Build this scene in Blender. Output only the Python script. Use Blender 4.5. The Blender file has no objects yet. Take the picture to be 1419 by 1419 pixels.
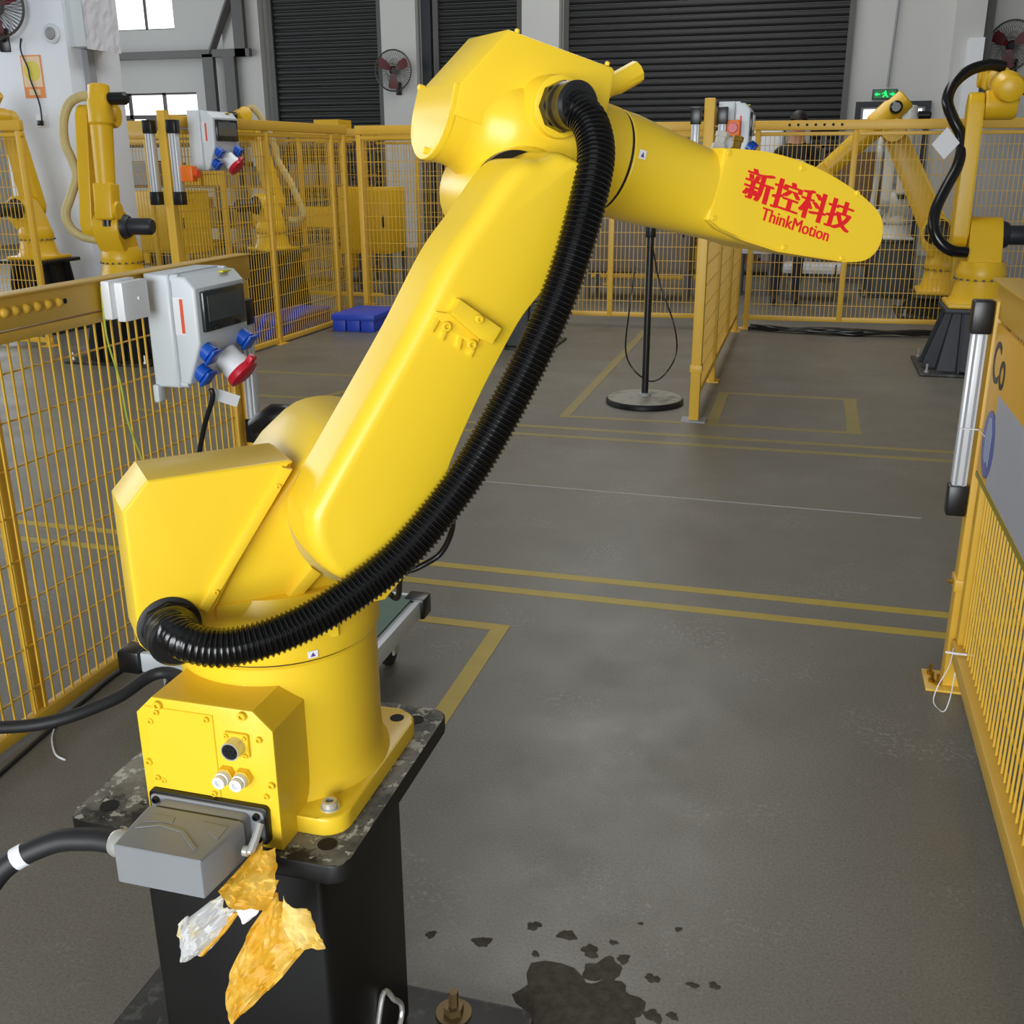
import bpy, bmesh, math, random
from mathutils import Vector, Matrix
random.seed(7)
scn = bpy.context.scene
col = scn.collection
R_ = math.radians
PI = math.pi

# ------------------------------------------------------------------ camera
F = 1440.0; HC = 1.45
_p, _r, _y = R_(18.81), R_(-.28), R_(-15.6)
FWD = Vector((math.sin(_y)*math.cos(_p), math.cos(_y)*math.cos(_p), -math.sin(_p)))
_r0 = Vector((math.cos(_y), -math.sin(_y), 0)); _u0 = _r0.cross(FWD)
RGT = _r0*math.cos(_r) + _u0*math.sin(_r); UP = _u0*math.cos(_r) - _r0*math.sin(_r)
CAM = Vector((0, 0, HC))
cd = bpy.data.cameras.new('camera'); cam = bpy.data.objects.new('camera', cd); col.objects.link(cam)
cd.sensor_fit = 'HORIZONTAL'; cd.sensor_width = 36; cd.lens = F/1419*36; cd.clip_start = .05; cd.clip_end = 100
m = Matrix((RGT, UP, -FWD)).transposed().to_4x4(); m.translation = CAM; cam.matrix_world = m
scn.camera = cam

# ------------------------------------------------------------------ light
scn.view_settings.view_transform = 'Standard'; scn.view_settings.look = 'None'
scn.view_settings.gamma = 1; scn.view_settings.use_curve_mapping = False
scn.view_settings.exposure = 0.0
w = bpy.data.worlds.new('sky'); scn.world = w; w.use_nodes = True
w.node_tree.nodes['Background'].inputs[0].default_value = (.80, .90, 1, 1)
w.node_tree.nodes['Background'].inputs[1].default_value = 1.0
def area(name, loc, rot, sx, sy, power, colour=(1, 1, 1)):
    l = bpy.data.lights.new(name, 'AREA'); l.shape = 'RECTANGLE'; l.size = sx; l.size_y = sy; l.energy = power; l.color = colour
    o = bpy.data.objects.new(name, l); col.objects.link(o); o.location = loc; o.rotation_euler = rot
    return o
# daylight entering through the open loading door and windows behind the camera and through the left windows
area('door_daylight', (-.9, -6.7, 1.9), (R_(90), 0, 0), 6.4, 3.6, 870, (.94, .98, 1))
area('side_window_daylight', (-13.2, 8.0, 3.2), (R_(90), 0, R_(-90)), 15, 3.0, 400, (.93, .97, 1))
area('overhead_fill', (-2.0, 11.0, 6.7), (0, 0, 0), 2.5, 11, 320, (1, 1, .98))  # added fill below the closed ceiling, brightens the far end of the hall

# ------------------------------------------------------------------ pixel helpers (a pixel gives a direction only)
def ray(x, y): return FWD + RGT*((x-709.5)/F) - UP*((y-709.5)/F)
def G(x, y, z=0.): d = ray(x, y); return CAM + d*((z-HC)/d.z)
def AX(x, y, X): d = ray(x, y); return CAM + d*(X/d.x)
def AY(x, y, Y): d = ray(x, y); return CAM + d*(Y/d.y)
def AD(x, y, d): return CAM + ray(x, y)*d

# ------------------------------------------------------------------ materials
def srgb(r, g, b):
    f = lambda c: c/12.92 if c <= .04045 else ((c+.055)/1.055)**2.4
    return (f(r/255), f(g/255), f(b/255), 1)
MATS = {}
def mat(name, c, rough=.45, metal=0, var=.06, scale=8, bump=0, bscale=60, emit=0, trans=0, coat=0):
    if name in MATS: return MATS[name]
    ma = bpy.data.materials.new(name); ma.use_nodes = True; nt = ma.node_tree; N = nt.nodes; b = N['Principled BSDF']
    b.inputs['Roughness'].default_value = rough; b.inputs['Metallic'].default_value = metal
    if coat: b.inputs['Coat Weight'].default_value = coat; b.inputs['Coat Roughness'].default_value = .12
    tc = N.new('ShaderNodeTexCoord'); no = N.new('ShaderNodeTexNoise'); no.inputs['Scale'].default_value = scale; no.inputs['Detail'].default_value = 4
    nt.links.new(tc.outputs['Object'], no.inputs['Vector'])
    mx = N.new('ShaderNodeMix'); mx.data_type = 'RGBA'
    mx.inputs[6].default_value = tuple(max(0, v*(1-var)) for v in c[:3])+(1,); mx.inputs[7].default_value = tuple(min(1, v*(1+var)) for v in c[:3])+(1,)
    nt.links.new(no.outputs['Fac'], mx.inputs[0]); nt.links.new(mx.outputs[2], b.inputs['Base Color'])
    if bump:
        n2 = N.new('ShaderNodeTexNoise'); n2.inputs['Scale'].default_value = bscale; nt.links.new(tc.outputs['Object'], n2.inputs['Vector'])
        bp = N.new('ShaderNodeBump'); bp.inputs['Strength'].default_value = bump; bp.inputs['Distance'].default_value = .002
        nt.links.new(n2.outputs['Fac'], bp.inputs['Height']); nt.links.new(bp.outputs['Normal'], b.inputs['Normal'])
    if emit: b.inputs['Emission Color'].default_value = c; b.inputs['Emission Strength'].default_value = emit
    if trans: b.inputs['Transmission Weight'].default_value = trans
    MATS[name] = ma; return ma
YEL = mat('robot_yellow', srgb(238, 200, 44), .36, var=.02, scale=5, bump=.03, bscale=260, coat=.06)
FEN = mat('fence_yellow', srgb(224, 178, 60), .42, var=.06, scale=6)
BGY = mat('aged_yellow', srgb(226, 180, 30), .36, var=.06, scale=4)
BLK = mat('black_plastic', srgb(22, 22, 24), .32, var=.1)
HOS = mat('black_hose', srgb(13, 13, 14), .2, var=.1)
RUB = mat('black_rubber', srgb(30, 30, 32), .55, var=.1)
DRK = mat('black_steel', srgb(15, 15, 15), .42, var=.3, scale=14)
NAV = mat('navy_steel', srgb(34, 37, 45), .5, var=.15)
GRY = mat('grey_die_cast', srgb(132, 134, 138), .42, var=.05, scale=20, bump=.05, bscale=300)
LGR = mat('light_grey_plastic', srgb(212, 219, 224), .4, var=.02)
WHT = mat('white_plastic', srgb(236, 238, 242), .4, var=.02)
ALU = mat('anodised_aluminium', srgb(222, 226, 232), .34, metal=.15, var=.04)
CHR = mat('nickel_steel', srgb(206, 206, 202), .28, metal=.55, var=.05)
BRS = mat('brass', srgb(196, 160, 70), .3, metal=1, var=.05)
BLU = mat('socket_blue', srgb(20, 84, 190), .35, var=.05)
RED = mat('socket_red', srgb(200, 28, 48), .35, var=.05)
ORNG = mat('orange_plastic', srgb(240, 120, 30), .4, var=.05)
WIN = mat('smoked_window', srgb(40, 44, 48), .15, var=.1)
WAL = mat('wall_paint', srgb(200, 200, 197), .7, var=.03, scale=1.2)
PIL = mat('pillar_paint', srgb(236, 242, 252), .65, var=.02, scale=1.2)
CEI = mat('ceiling_paint', srgb(170, 170, 172), .8, var=.03, scale=1)
SHU = mat('shutter_steel', srgb(27, 28, 28), .55, metal=0, var=.08)
SKY = mat('daylit_pane', (1, 1, 1, 1), .3, var=0, emit=1.6)
INK = mat('red_ink', srgb(222, 24, 34), .5, var=.02)
BIK = mat('black_ink', srgb(40, 34, 24), .5, var=.02)
PAP = mat('white_paper', srgb(232, 232, 236), .6, var=.03)
TAP = mat('floor_tape', srgb(176, 152, 52), .5, var=.16, scale=9)
TP2 = mat('worn_floor_tape', srgb(140, 126, 74), .5, var=.16, scale=9)
CHK = mat('chalk_line', srgb(168, 166, 162), .7, var=.1)
WROB = mat('white_robot', srgb(208, 208, 200), .45, var=.04)
CRM = mat('cream_hose', srgb(196, 178, 120), .5, var=.12, scale=12)
GRN = mat('green_mat', srgb(84, 112, 98), .6, var=.12, scale=20)
BPAL = mat('blue_plastic', srgb(38, 70, 190), .45, var=.06)
SKIN = mat('skin', srgb(190, 140, 112), .5, var=.05)
SHRT = mat('black_cotton', srgb(26, 26, 30), .8, var=.1)
GREEN_E = mat('exit_green', srgb(30, 220, 110), .5, var=0, emit=1.2)
DGR = mat('dark_grey_paint', srgb(84, 82, 80), .5, var=.05)
BRN = mat('brown_clutter', srgb(120, 92, 60), .7, var=.2)
MGR = mat('mid_grey_paint', srgb(150, 152, 156), .5, var=.05)

def floor_material():
    ma = bpy.data.materials.new('painted_concrete'); ma.use_nodes = True; nt = ma.node_tree; N = nt.nodes; L = nt.links; b = N['Principled BSDF']
    tc = N.new('ShaderNodeTexCoord')
    def noise(s, d=5, r=.6):
        n = N.new('ShaderNodeTexNoise'); n.inputs['Scale'].default_value = s; n.inputs['Detail'].default_value = d; n.inputs['Roughness'].default_value = r
        L.new(tc.outputs['Object'], n.inputs['Vector']); return n
    def ramp(src, a, b_, ca, cb):
        r = N.new('ShaderNodeValToRGB'); r.color_ramp.elements[0].position = a; r.color_ramp.elements[1].position = b_
        r.color_ramp.elements[0].color = ca; r.color_ramp.elements[1].color = cb; L.new(src, r.inputs[0]); return r
    big = ramp(noise(.8).outputs['Fac'], .3, .7, srgb(103, 99, 89), srgb(122, 118, 108))
    fine = noise(160, 3, .7)
    fr = ramp(fine.outputs['Fac'], .25, .75, (.66, .66, .66, 1), (1.28, 1.28, 1.28, 1))
    m1 = N.new('ShaderNodeMix'); m1.data_type = 'RGBA'; m1.blend_type = 'MULTIPLY'; m1.inputs[0].default_value = 1
    L.new(big.outputs[0], m1.inputs[6]); L.new(fr.outputs[0], m1.inputs[7])
    # pale scuffs and aggregate specks
    sc = ramp(noise(70, 6, .85).outputs['Fac'], .53, .60, (0, 0, 0, 1), (1, 1, 1, 1))
    scm = ramp(noise(2.2, 4).outputs['Fac'], .53, .64, (0, 0, 0, 1), (1, 1, 1, 1))
    mm = N.new('ShaderNodeMath'); mm.operation = 'MULTIPLY'; L.new(sc.outputs[0], mm.inputs[0]); L.new(scm.outputs[0], mm.inputs[1])
    m2 = N.new('ShaderNodeMix'); m2.data_type = 'RGBA'; m2.inputs[7].default_value = srgb(158, 156, 152)
    mh = N.new('ShaderNodeMath'); mh.operation = 'MULTIPLY'; mh.inputs[1].default_value = .75; L.new(mm.outputs[0], mh.inputs[0])
    L.new(mh.outputs[0], m2.inputs[0]); L.new(m1.outputs[2], m2.inputs[6])
    # dark pits
    vo = N.new('ShaderNodeTexVoronoi'); vo.inputs['Scale'].default_value = 80; L.new(tc.outputs['Object'], vo.inputs['Vector'])
    pit = ramp(vo.outputs['Distance'], .08, .16, (1, 1, 1, 1), (0, 0, 0, 1))
    vm = N.new('ShaderNodeMath'); vm.operation = 'MULTIPLY'; vm.inputs[1].default_value = .45; L.new(pit.outputs[0], vm.inputs[0])
    m3 = N.new('ShaderNodeMix'); m3.data_type = 'RGBA'; m3.inputs[7].default_value = srgb(50, 47, 43)
    L.new(vm.outputs[0], m3.inputs[0]); L.new(m2.outputs[2], m3.inputs[6])
    L.new(m3.outputs[2], b.inputs['Base Color'])
    rr = ramp(noise(3).outputs['Fac'], .3, .7, (.34, .34, .34, 1), (.5, .5, .5, 1)); L.new(rr.outputs[0], b.inputs['Roughness'])
    bp = N.new('ShaderNodeBump'); bp.inputs['Strength'].default_value = .04; bp.inputs['Distance'].default_value = .002
    L.new(fine.outputs['Fac'], bp.inputs['Height']); L.new(bp.outputs['Normal'], b.inputs['Normal'])
    return ma
FLO = floor_material()

def two_tone(name, c1, c2, scale, lo, hi, rough):
    ma = bpy.data.materials.new(name); ma.use_nodes = True; nt = ma.node_tree; N = nt.nodes; L = nt.links; b = N['Principled BSDF']
    tc = N.new('ShaderNodeTexCoord'); n = N.new('ShaderNodeTexNoise'); n.inputs['Scale'].default_value = scale; n.inputs['Detail'].default_value = 6; n.inputs['Roughness'].default_value = .65
    L.new(tc.outputs['Object'], n.inputs['Vector'])
    r = N.new('ShaderNodeValToRGB'); r.color_ramp.elements[0].position = lo; r.color_ramp.elements[1].position = hi
    r.color_ramp.elements[0].color = c1; r.color_ramp.elements[1].color = c2; L.new(n.outputs['Fac'], r.inputs[0]); L.new(r.outputs[0], b.inputs['Base Color'])
    b.inputs['Roughness'].default_value = rough; return ma
CHIP = two_tone('chipped_black_steel', srgb(24, 24, 23), srgb(70, 69, 64), 22, .52, .60, .5)
def worn_plate():
    """black plate: dusty paint and chipped primer on its upward faces only (wear of the steel, not shading)"""
    ma = bpy.data.materials.new('worn_plate'); ma.use_nodes = True; nt = ma.node_tree; N = nt.nodes; L = nt.links; b = N['Principled BSDF']; b.inputs['Roughness'].default_value = .55
    tc = N.new('ShaderNodeTexCoord')
    def nr(sc, lo, hi, c1, c2, det=6):
        n = N.new('ShaderNodeTexNoise'); n.inputs['Scale'].default_value = sc; n.inputs['Detail'].default_value = det; n.inputs['Roughness'].default_value = .7; L.new(tc.outputs['Object'], n.inputs['Vector'])
        r = N.new('ShaderNodeValToRGB'); r.color_ramp.elements[0].position = lo; r.color_ramp.elements[1].position = hi; r.color_ramp.elements[0].color = c1; r.color_ramp.elements[1].color = c2; L.new(n.outputs['Fac'], r.inputs[0]); return r.outputs[0]
    dust = nr(7, .38, .62, srgb(58, 55, 48), srgb(128, 124, 110)); chips = nr(38, .55, .58, (0, 0, 0, 1), (1, 1, 1, 1)); dark = nr(16, .52, .6, (0, 0, 0, 1), (1, 1, 1, 1))
    m1 = N.new('ShaderNodeMix'); m1.data_type = 'RGBA'; L.new(dark, m1.inputs[0]); L.new(dust, m1.inputs[6]); m1.inputs[7].default_value = srgb(30, 29, 26)
    m2 = N.new('ShaderNodeMix'); m2.data_type = 'RGBA'; L.new(chips, m2.inputs[0]); L.new(m1.outputs[2], m2.inputs[6]); m2.inputs[7].default_value = srgb(176, 176, 164)
    ge = N.new('ShaderNodeNewGeometry'); sx = N.new('ShaderNodeSeparateXYZ'); L.new(ge.outputs['Normal'], sx.inputs[0]); gt = N.new('ShaderNodeMath'); gt.operation = 'GREATER_THAN'; gt.inputs[1].default_value = .9; L.new(sx.outputs[2], gt.inputs[0])
    m3 = N.new('ShaderNodeMix'); m3.data_type = 'RGBA'; L.new(gt.outputs[0], m3.inputs[0]); m3.inputs[6].default_value = srgb(22, 22, 22); L.new(m2.outputs[2], m3.inputs[7]); L.new(m3.outputs[2], b.inputs['Base Color'])
    return ma
WORN = worn_plate()
WET = two_tone('wet_concrete', srgb(66, 62, 54), srgb(84, 79, 70), 40, .4, .65, .75); WET.node_tree.nodes['Principled BSDF'].inputs['Specular IOR Level'].default_value = .15
PAPY = two_tone('yellow_splashed_paper', srgb(206, 152, 30), srgb(224, 182, 78), 26, .45, .6, .55)
PAPW = two_tone('pale_masking_paper', srgb(196, 196, 196), srgb(206, 190, 140), 16, .5, .62, .6)

# ------------------------------------------------------------------ mesh helpers
def new_bm(): return bmesh.new()
ORG = {}                      # world origin of each thing whose parts are written in world coordinates
def org(o): return ORG.get(o.name, Vector((0, 0, 0))) if o else Vector((0, 0, 0))
def finish(name, bm, ma, parent=None, smooth=35, at=None):
    bmesh.ops.recalc_face_normals(bm, faces=bm.faces[:])
    base = org(parent) if parent else (Vector(at) if at is not None else Vector((0, 0, 0)))
    if base.length: bmesh.ops.translate(bm, verts=bm.verts[:], vec=-base)
    me = bpy.data.meshes.new(name); bm.to_mesh(me); bm.free()
    if smooth:
        me.polygons.foreach_set('use_smooth', [True]*len(me.polygons)); me.set_sharp_from_angle(angle=R_(smooth))
    me.materials.append(ma)
    o = bpy.data.objects.new(name, me); col.objects.link(o); ORG[o.name] = base
    if parent: o.parent = parent
    elif at is not None: o.location = base
    return o
def link(name, me, parent=None, M=None):
    o = bpy.data.objects.new(name, me); col.objects.link(o)
    if parent: o.parent = parent
    if M is not None: o.matrix_basis = Matrix.Translation(-org(parent)) @ M
    return o
def tag(o, label, cat, group=None):
    o['label'] = label; o['category'] = cat
    if group: o['group'] = group
    return o
def thing(name, label, cat, loc=(0, 0, 0), rz=0, group=None):
    o = bpy.data.objects.new(name, None); col.objects.link(o); o.location = loc; o.rotation_euler = (0, 0, rz); o.empty_display_size = .1; ORG[o.name] = Vector(loc) if not rz else Vector((0, 0, 0))
    return tag(o, label, cat, group)
def struct(name, bm, ma, smooth=0):
    o = finish(name, bm, ma, None, smooth); o['kind'] = 'structure'; return o
def addbox(bm, x0, x1, y0, y1, z0, z1, M=None, bev=0, seg=2):
    vs = [bm.verts.new((x, y, z)) for x in (x0, x1) for y in (y0, y1) for z in (z0, z1)]
    fs = [bm.faces.new([vs[i] for i in q]) for q in ((0, 1, 3, 2), (4, 6, 7, 5), (0, 4, 5, 1), (2, 3, 7, 6), (0, 2, 6, 4), (1, 5, 7, 3))]
    out = vs
    if bev:
        es = list({e for f in fs for e in f.edges})
        r = bmesh.ops.bevel(bm, geom=es, offset=bev, segments=seg, profile=.5, affect='EDGES', clamp_overlap=True)
        out = list({v for v in r['verts']} | {v for v in vs if v.is_valid})
    if M is not None:
        for v in out: v.co = M @ v.co
    return out
def box(name, x0, x1, y0, y1, z0, z1, ma, parent=None, bev=0, seg=2, M=None):
    bm = new_bm(); addbox(bm, x0, x1, y0, y1, z0, z1, M, bev, seg); return finish(name, bm, ma, parent, 35 if bev else 0)
def basis(axis):
    a = Vector(axis).normalized(); t = Vector((0, 0, 1)) if abs(a.z) < .95 else Vector((1, 0, 0))
    u = t.cross(a).normalized(); v = a.cross(u); return u, v, a
def lathe(bm, p0, axis, prof, n=32, caps=True):
    """prof: list of (radius, height) along axis from p0"""
    u, v, a = basis(axis); p0 = Vector(p0); rings = []
    for r, h in prof:
        rings.append([bm.verts.new(p0 + a*h + (u*math.cos(2*PI*i/n) + v*math.sin(2*PI*i/n))*r) for i in range(n)])
    for A, B in zip(rings, rings[1:]):
        for i in range(n): bm.faces.new((A[i], A[(i+1) % n], B[(i+1) % n], B[i]))
    if caps: bm.faces.new(rings[0][::-1]); bm.faces.new(rings[-1])
    return rings
def cyl(name, p0, p1, r, ma, parent=None, n=24, bev=0, r2=None):
    p0, p1 = Vector(p0), Vector(p1); h = (p1-p0).length; r2 = r if r2 is None else r2; bm = new_bm()
    prof = [(r, 0), (r2, h)] if not bev else [(r-bev, 0), (r-.3*bev, .3*bev), (r, bev), (r2, h-bev), (r2-.3*bev, h-.3*bev), (r2-bev, h)]
    lathe(bm, p0, p1-p0, prof, n); return finish(name, bm, ma, parent)
def catmull(pts, per, closed=False):
    pts = [Vector(p) for p in pts]; n = len(pts); out = []
    rng = range(n) if closed else range(n-1)
    for i in rng:
        g = (lambda k: pts[k % n]) if closed else (lambda k: pts[min(max(k, 0), n-1)])
        p0, p1, p2, p3 = g(i-1), g(i), g(i+1), g(i+2)
        for k in range(per):
            t = k/per
            out.append(.5*((2*p1) + (p2-p0)*t + (2*p0-5*p1+4*p2-p3)*t*t + (3*p1-p0-3*p2+p3)*t**3))
    if not closed: out.append(pts[-1])
    return out
def resample(pts, step):
    out = [pts[0]]; acc = 0
    for a, b in zip(pts, pts[1:]):
        L = (b-a).length; d = step-acc
        while d <= L:
            out.append(a.lerp(b, d/L)); d += step
        acc = (acc+L) % step if L else acc
        acc = L-(d-step)
    return out
def tube(bm, pts, rad, n=12, caps=True):
    """rad: number or function(index)"""
    rings = []; T0 = (pts[1]-pts[0]).normalized(); u, v, _ = basis(T0)
    for i, p in enumerate(pts):
        t = (pts[min(i+1, len(pts)-1)]-pts[max(i-1, 0)]).normalized()
        u = (u - t*u.dot(t)).normalized(); v = t.cross(u)
        r = rad(i) if callable(rad) else rad
        rings.append([bm.verts.new(p + (u*math.cos(2*PI*k/n) + v*math.sin(2*PI*k/n))*r) for k in range(n)])
    for A, B in zip(rings, rings[1:]):
        for i in range(n): bm.faces.new((A[i], A[(i+1) % n], B[(i+1) % n], B[i]))
    if caps: bm.faces.new(rings[0][::-1]); bm.faces.new(rings[-1])
def cable(name, pts, r, ma, parent=None, n=10, per=10):
    bm = new_bm(); tube(bm, catmull(pts, per), r, n); return finish(name, bm, ma, parent, 60)
def prism(bm, pts, w0, w1, mp, bev=0, seg=3, both=False):
    """outline pts (a,b) extruded along third axis from w0 to w1; mp(a,b,w)->Vector; bevels rim at w1 (and w0)"""
    A = [bm.verts.new(mp(a, b, w0)) for a, b in pts]; B = [bm.verts.new(mp(a, b, w1)) for a, b in pts]; n = len(pts)
    fA = bm.faces.new(A[::-1]); fB = bm.faces.new(B)
    for i in range(n): bm.faces.new((A[i], A[(i+1) % n], B[(i+1) % n], B[i]))
    if bev:
        es = list(fB.edges) + (list(fA.edges) if both else [])
        bmesh.ops.bevel(bm, geom=es, offset=bev, segments=seg, profile=.5, affect='EDGES', clamp_overlap=True)
def rrect(hx, hy, r, n=6, cx=0, cy=0):
    out = []
    for sx, sy, a0 in ((1, 1, 0), (-1, 1, 90), (-1, -1, 180), (1, -1, 270)):
        for k in range(n+1):
            a = R_(a0+90*k/n); out.append((cx+sx*(hx-r)+r*math.cos(a), cy+sy*(hy-r)+r*math.sin(a)))
    return out
def loft(bm, rings, caps=True):
    V = [[bm.verts.new(p) for p in r] for r in rings]; n = len(V[0])
    for A, B in zip(V, V[1:]):
        for i in range(n): bm.faces.new((A[i], A[(i+1) % n], B[(i+1) % n], B[i]))
    if caps: bm.faces.new(V[0][::-1]); bm.faces.new(V[-1])
def XYZ(a, b, c): return Vector((a, b, c))
def text_mesh(name, s, size, ma, M, parent=None, offset=0, depth=.0006, spacing=1.0, align='LEFT'):
    cu = bpy.data.curves.new(name, 'FONT'); cu.body = s; cu.size = size; cu.extrude = depth; cu.offset = offset; cu.space_character = spacing; cu.align_x = align
    t = bpy.data.objects.new(name, cu); col.objects.link(t); bpy.context.view_layer.update()
    me = bpy.data.meshes.new_from_object(t.evaluated_get(bpy.context.evaluated_depsgraph_get())); me.name = name
    bpy.data.objects.remove(t); bpy.data.curves.remove(cu)
    me.materials.clear(); me.materials.append(ma); me.transform(Matrix.Translation(-org(parent)) @ M)
    o = bpy.data.objects.new(name, me); col.objects.link(o)
    if parent: o.parent = parent
    return o
def frame(o, x, y, z):
    """matrix with columns x,y,z at o"""
    M = Matrix((Vector(x), Vector(y), Vector(z))).transposed().to_4x4(); M.translation = Vector(o); return M

# ================================================================== THE SETTING
X0, X1, Y0, Y1, ZC = -14.0, 9.0, -7.0, 17.5, 6.9
box('floor', X0-.2, X1+.2, Y0-.2, Y1+.2, -.2, 0, FLO)['kind'] = 'structure'
box('ceiling', X0-.2, X1+.2, Y0-.2, Y1+.2, ZC, ZC+.2, CEI)['kind'] = 'structure'
box('wall_right', X1, X1+.2, Y0, Y1, 0, ZC, WAL)['kind'] = 'structure'
def wall_with_holes(name, axis, c0, c1, a0, a1, holes, ma):
    """wall slab perpendicular to axis from c0 to c1, spanning a0..a1, holes (a,b,z0,z1)"""
    bm = new_bm()
    As = sorted({a0, a1} | {h[0] for h in holes} | {h[1] for h in holes}); Zs = sorted({0, ZC} | {h[2] for h in holes} | {h[3] for h in holes})
    for a, b in zip(As, As[1:]):
        for z, t in zip(Zs, Zs[1:]):
            if any(h[0] <= a and b <= h[1] and h[2] <= z and t <= h[3] for h in holes): continue
            if axis == 'y': addbox(bm, a, b, c0, c1, z, t)
            else: addbox(bm, c0, c1, a, b, z, t)
    bmesh.ops.remove_doubles(bm, verts=bm.verts[:], dist=1e-4)
    return struct(name, bm, ma)
wall_with_holes('wall_left', 'x', X0-.2, X0, Y0, Y1, [(.5, 15.5, 1.7, 4.7)], WAL)
wall_with_holes('wall_near', 'y', Y0-.2, Y0, X0, X1, [(-4.1, 2.3, 0.1, 3.7)], WAL)
WH = [(-12.75, -10.93, 3.6, 4.9), (-12.75, -10.62, 2.02, 2.58)]
wall_with_holes('wall_far', 'y', Y1, Y1+.3, X0, X1, WH, WAL)

# windows of the far wall: frame, mullions and daylit panes
def window(n, x0, x1, z0, z1, nx, nz, fw=.05):
    bm = new_bm(); y = Y1+.12
    for i in range(nx+1):
        x = x0+(x1-x0)*i/nx; addbox(bm, x-fw/2, x+fw/2, y-.03, y+.03, z0, z1)
    for z in nz: addbox(bm, x0, x1, y-.03, y+.03, z-fw/2, z+fw/2)
    o = struct('window_%d' % n, bm, DGR)
    zs = sorted(nz)
    for i in range(nx):
        for a, b in zip(zs, zs[1:]):
            box('pane', x0+(x1-x0)*i/nx, x0+(x1-x0)*(i+1)/nx, y-.008, y+.008, a, b, SKY, o)
window(1, -12.75, -10.93, 3.6, 4.9, 3, (3.6, 4.9))
window(2, -12.75, -10.62, 2.02, 2.58, 3, (2.02, 2.18, 2.58), .07)

# roller shutters, every slat a piece of its own
def shutter(n, x0, x1, zt=4.7):
    bm = new_bm()
    addbox(bm, x0-.06, x0+.02, Y1-.1, Y1-.001, 0, zt+.1); addbox(bm, x1-.02, x1+.06, Y1-.1, Y1-.001, 0, zt+.1); addbox(bm, x0-.06, x1+.06, Y1-.3, Y1-.001, zt+.1, zt+.55)
    o = struct('door_%d' % n, bm, DGR)
    pit = .1; bm = new_bm()
    pr = [(0, .0), (-.018, .012), (-.03, .035), (-.03, .062), (-.018, .085), (0, .094)]
    prism(bm, [(Y1-.03+a, b) for a, b in pr], x0, x1, lambda a, b, w: Vector((w, a, b)))
    first = finish('slat', bm, SHU, o, 20)
    for i in range(1, int(zt/pit)):
        link('slat', first.data, o, Matrix.Translation((0, 0, i*pit)))
shutter(1, -9.03, -7.10); shutter(2, -6.08, -4.72); shutter(3, -3.92, .31)
# door under the exit sign
d = box('door_4', .58, 1.48, Y1-.06, Y1-.002, .0, 2.14, MGR); d['kind'] = 'structure'
box('door_frame', .50, .58, Y1-.08, Y1-.002, 0, 2.22, NAV, d); box('door_frame', 1.48, 1.56, Y1-.08, Y1-.002, 0, 2.22, NAV, d); box('door_frame', .58, 1.48, Y1-.08, Y1-.002, 2.14, 2.22, NAV, d)
box('door_pane', .62, 1.44, Y1-.07, Y1-.06, 1.98, 2.11, SKY, d); box('door_pane', .68, 1.38, Y1-.07, Y1-.06, 1.05, 1.9, MGR, d); box('door_handle', 1.36, 1.40, Y1-.11, Y1-.06, .95, 1.1, CHR, d)
# pilasters between the shutters and steel posts on the wall
for i, (a, b, p) in enumerate(((-7.0, -6.4, .22), (-4.62, -4.02, .25), (1.75, 2.1, .5), (-9.9, -9.2, .2))):
    box('trim_%d' % (i+1), a, b, Y1-p, Y1, 0, ZC, WAL)['kind'] = 'structure'
box('trim_5', -6.34, -6.18, Y1-.12, Y1, 0, ZC, NAV)['kind'] = 'structure'
box('trim_6', 2.12, 2.24, Y1-.3, Y1, 0, ZC, DGR)['kind'] = 'structure'
box('trim_7', 1.9, 2.11, Y1-.62, Y1-.5, 1.6, 3.0, WHT)['kind'] = 'structure'
# steel gate rail and brace by the left windows
br = thing('steel_bracing', 'dark grey steel rail with diagonal brace on the wall beside the windows', 'bracing', (-9.6, Y1-.3, 0))
box('rail', -13.0, -9.35, Y1-.33, Y1-.23, 3.1, 3.22, DGR, br)
for x, a, b in ((-9.52, 3.1, 5.2), (-10.15, 0, 3.15), (-9.75, 0, 3.1)): box('upright', x-.1, x+.1, Y1-.33, Y1-.23, a, b, DGR, br)
bm = new_bm(); tube(bm, [Vector((-10.1, Y1-.28, 3.15)), Vector((-9.5, Y1-.28, 4.3)), Vector((-9.1, Y1-.28, 5.0))], .07, 4); finish('diagonal_brace', bm, DGR, br, 0)
# pipe over the exit sign
tag(cyl('wall_conduit', (.92, Y1-.04, 2.42), (1.02, Y1-.04, 5.5), .018, MGR), 'thin grey conduit running down the wall to the exit sign', 'pipe')
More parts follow.
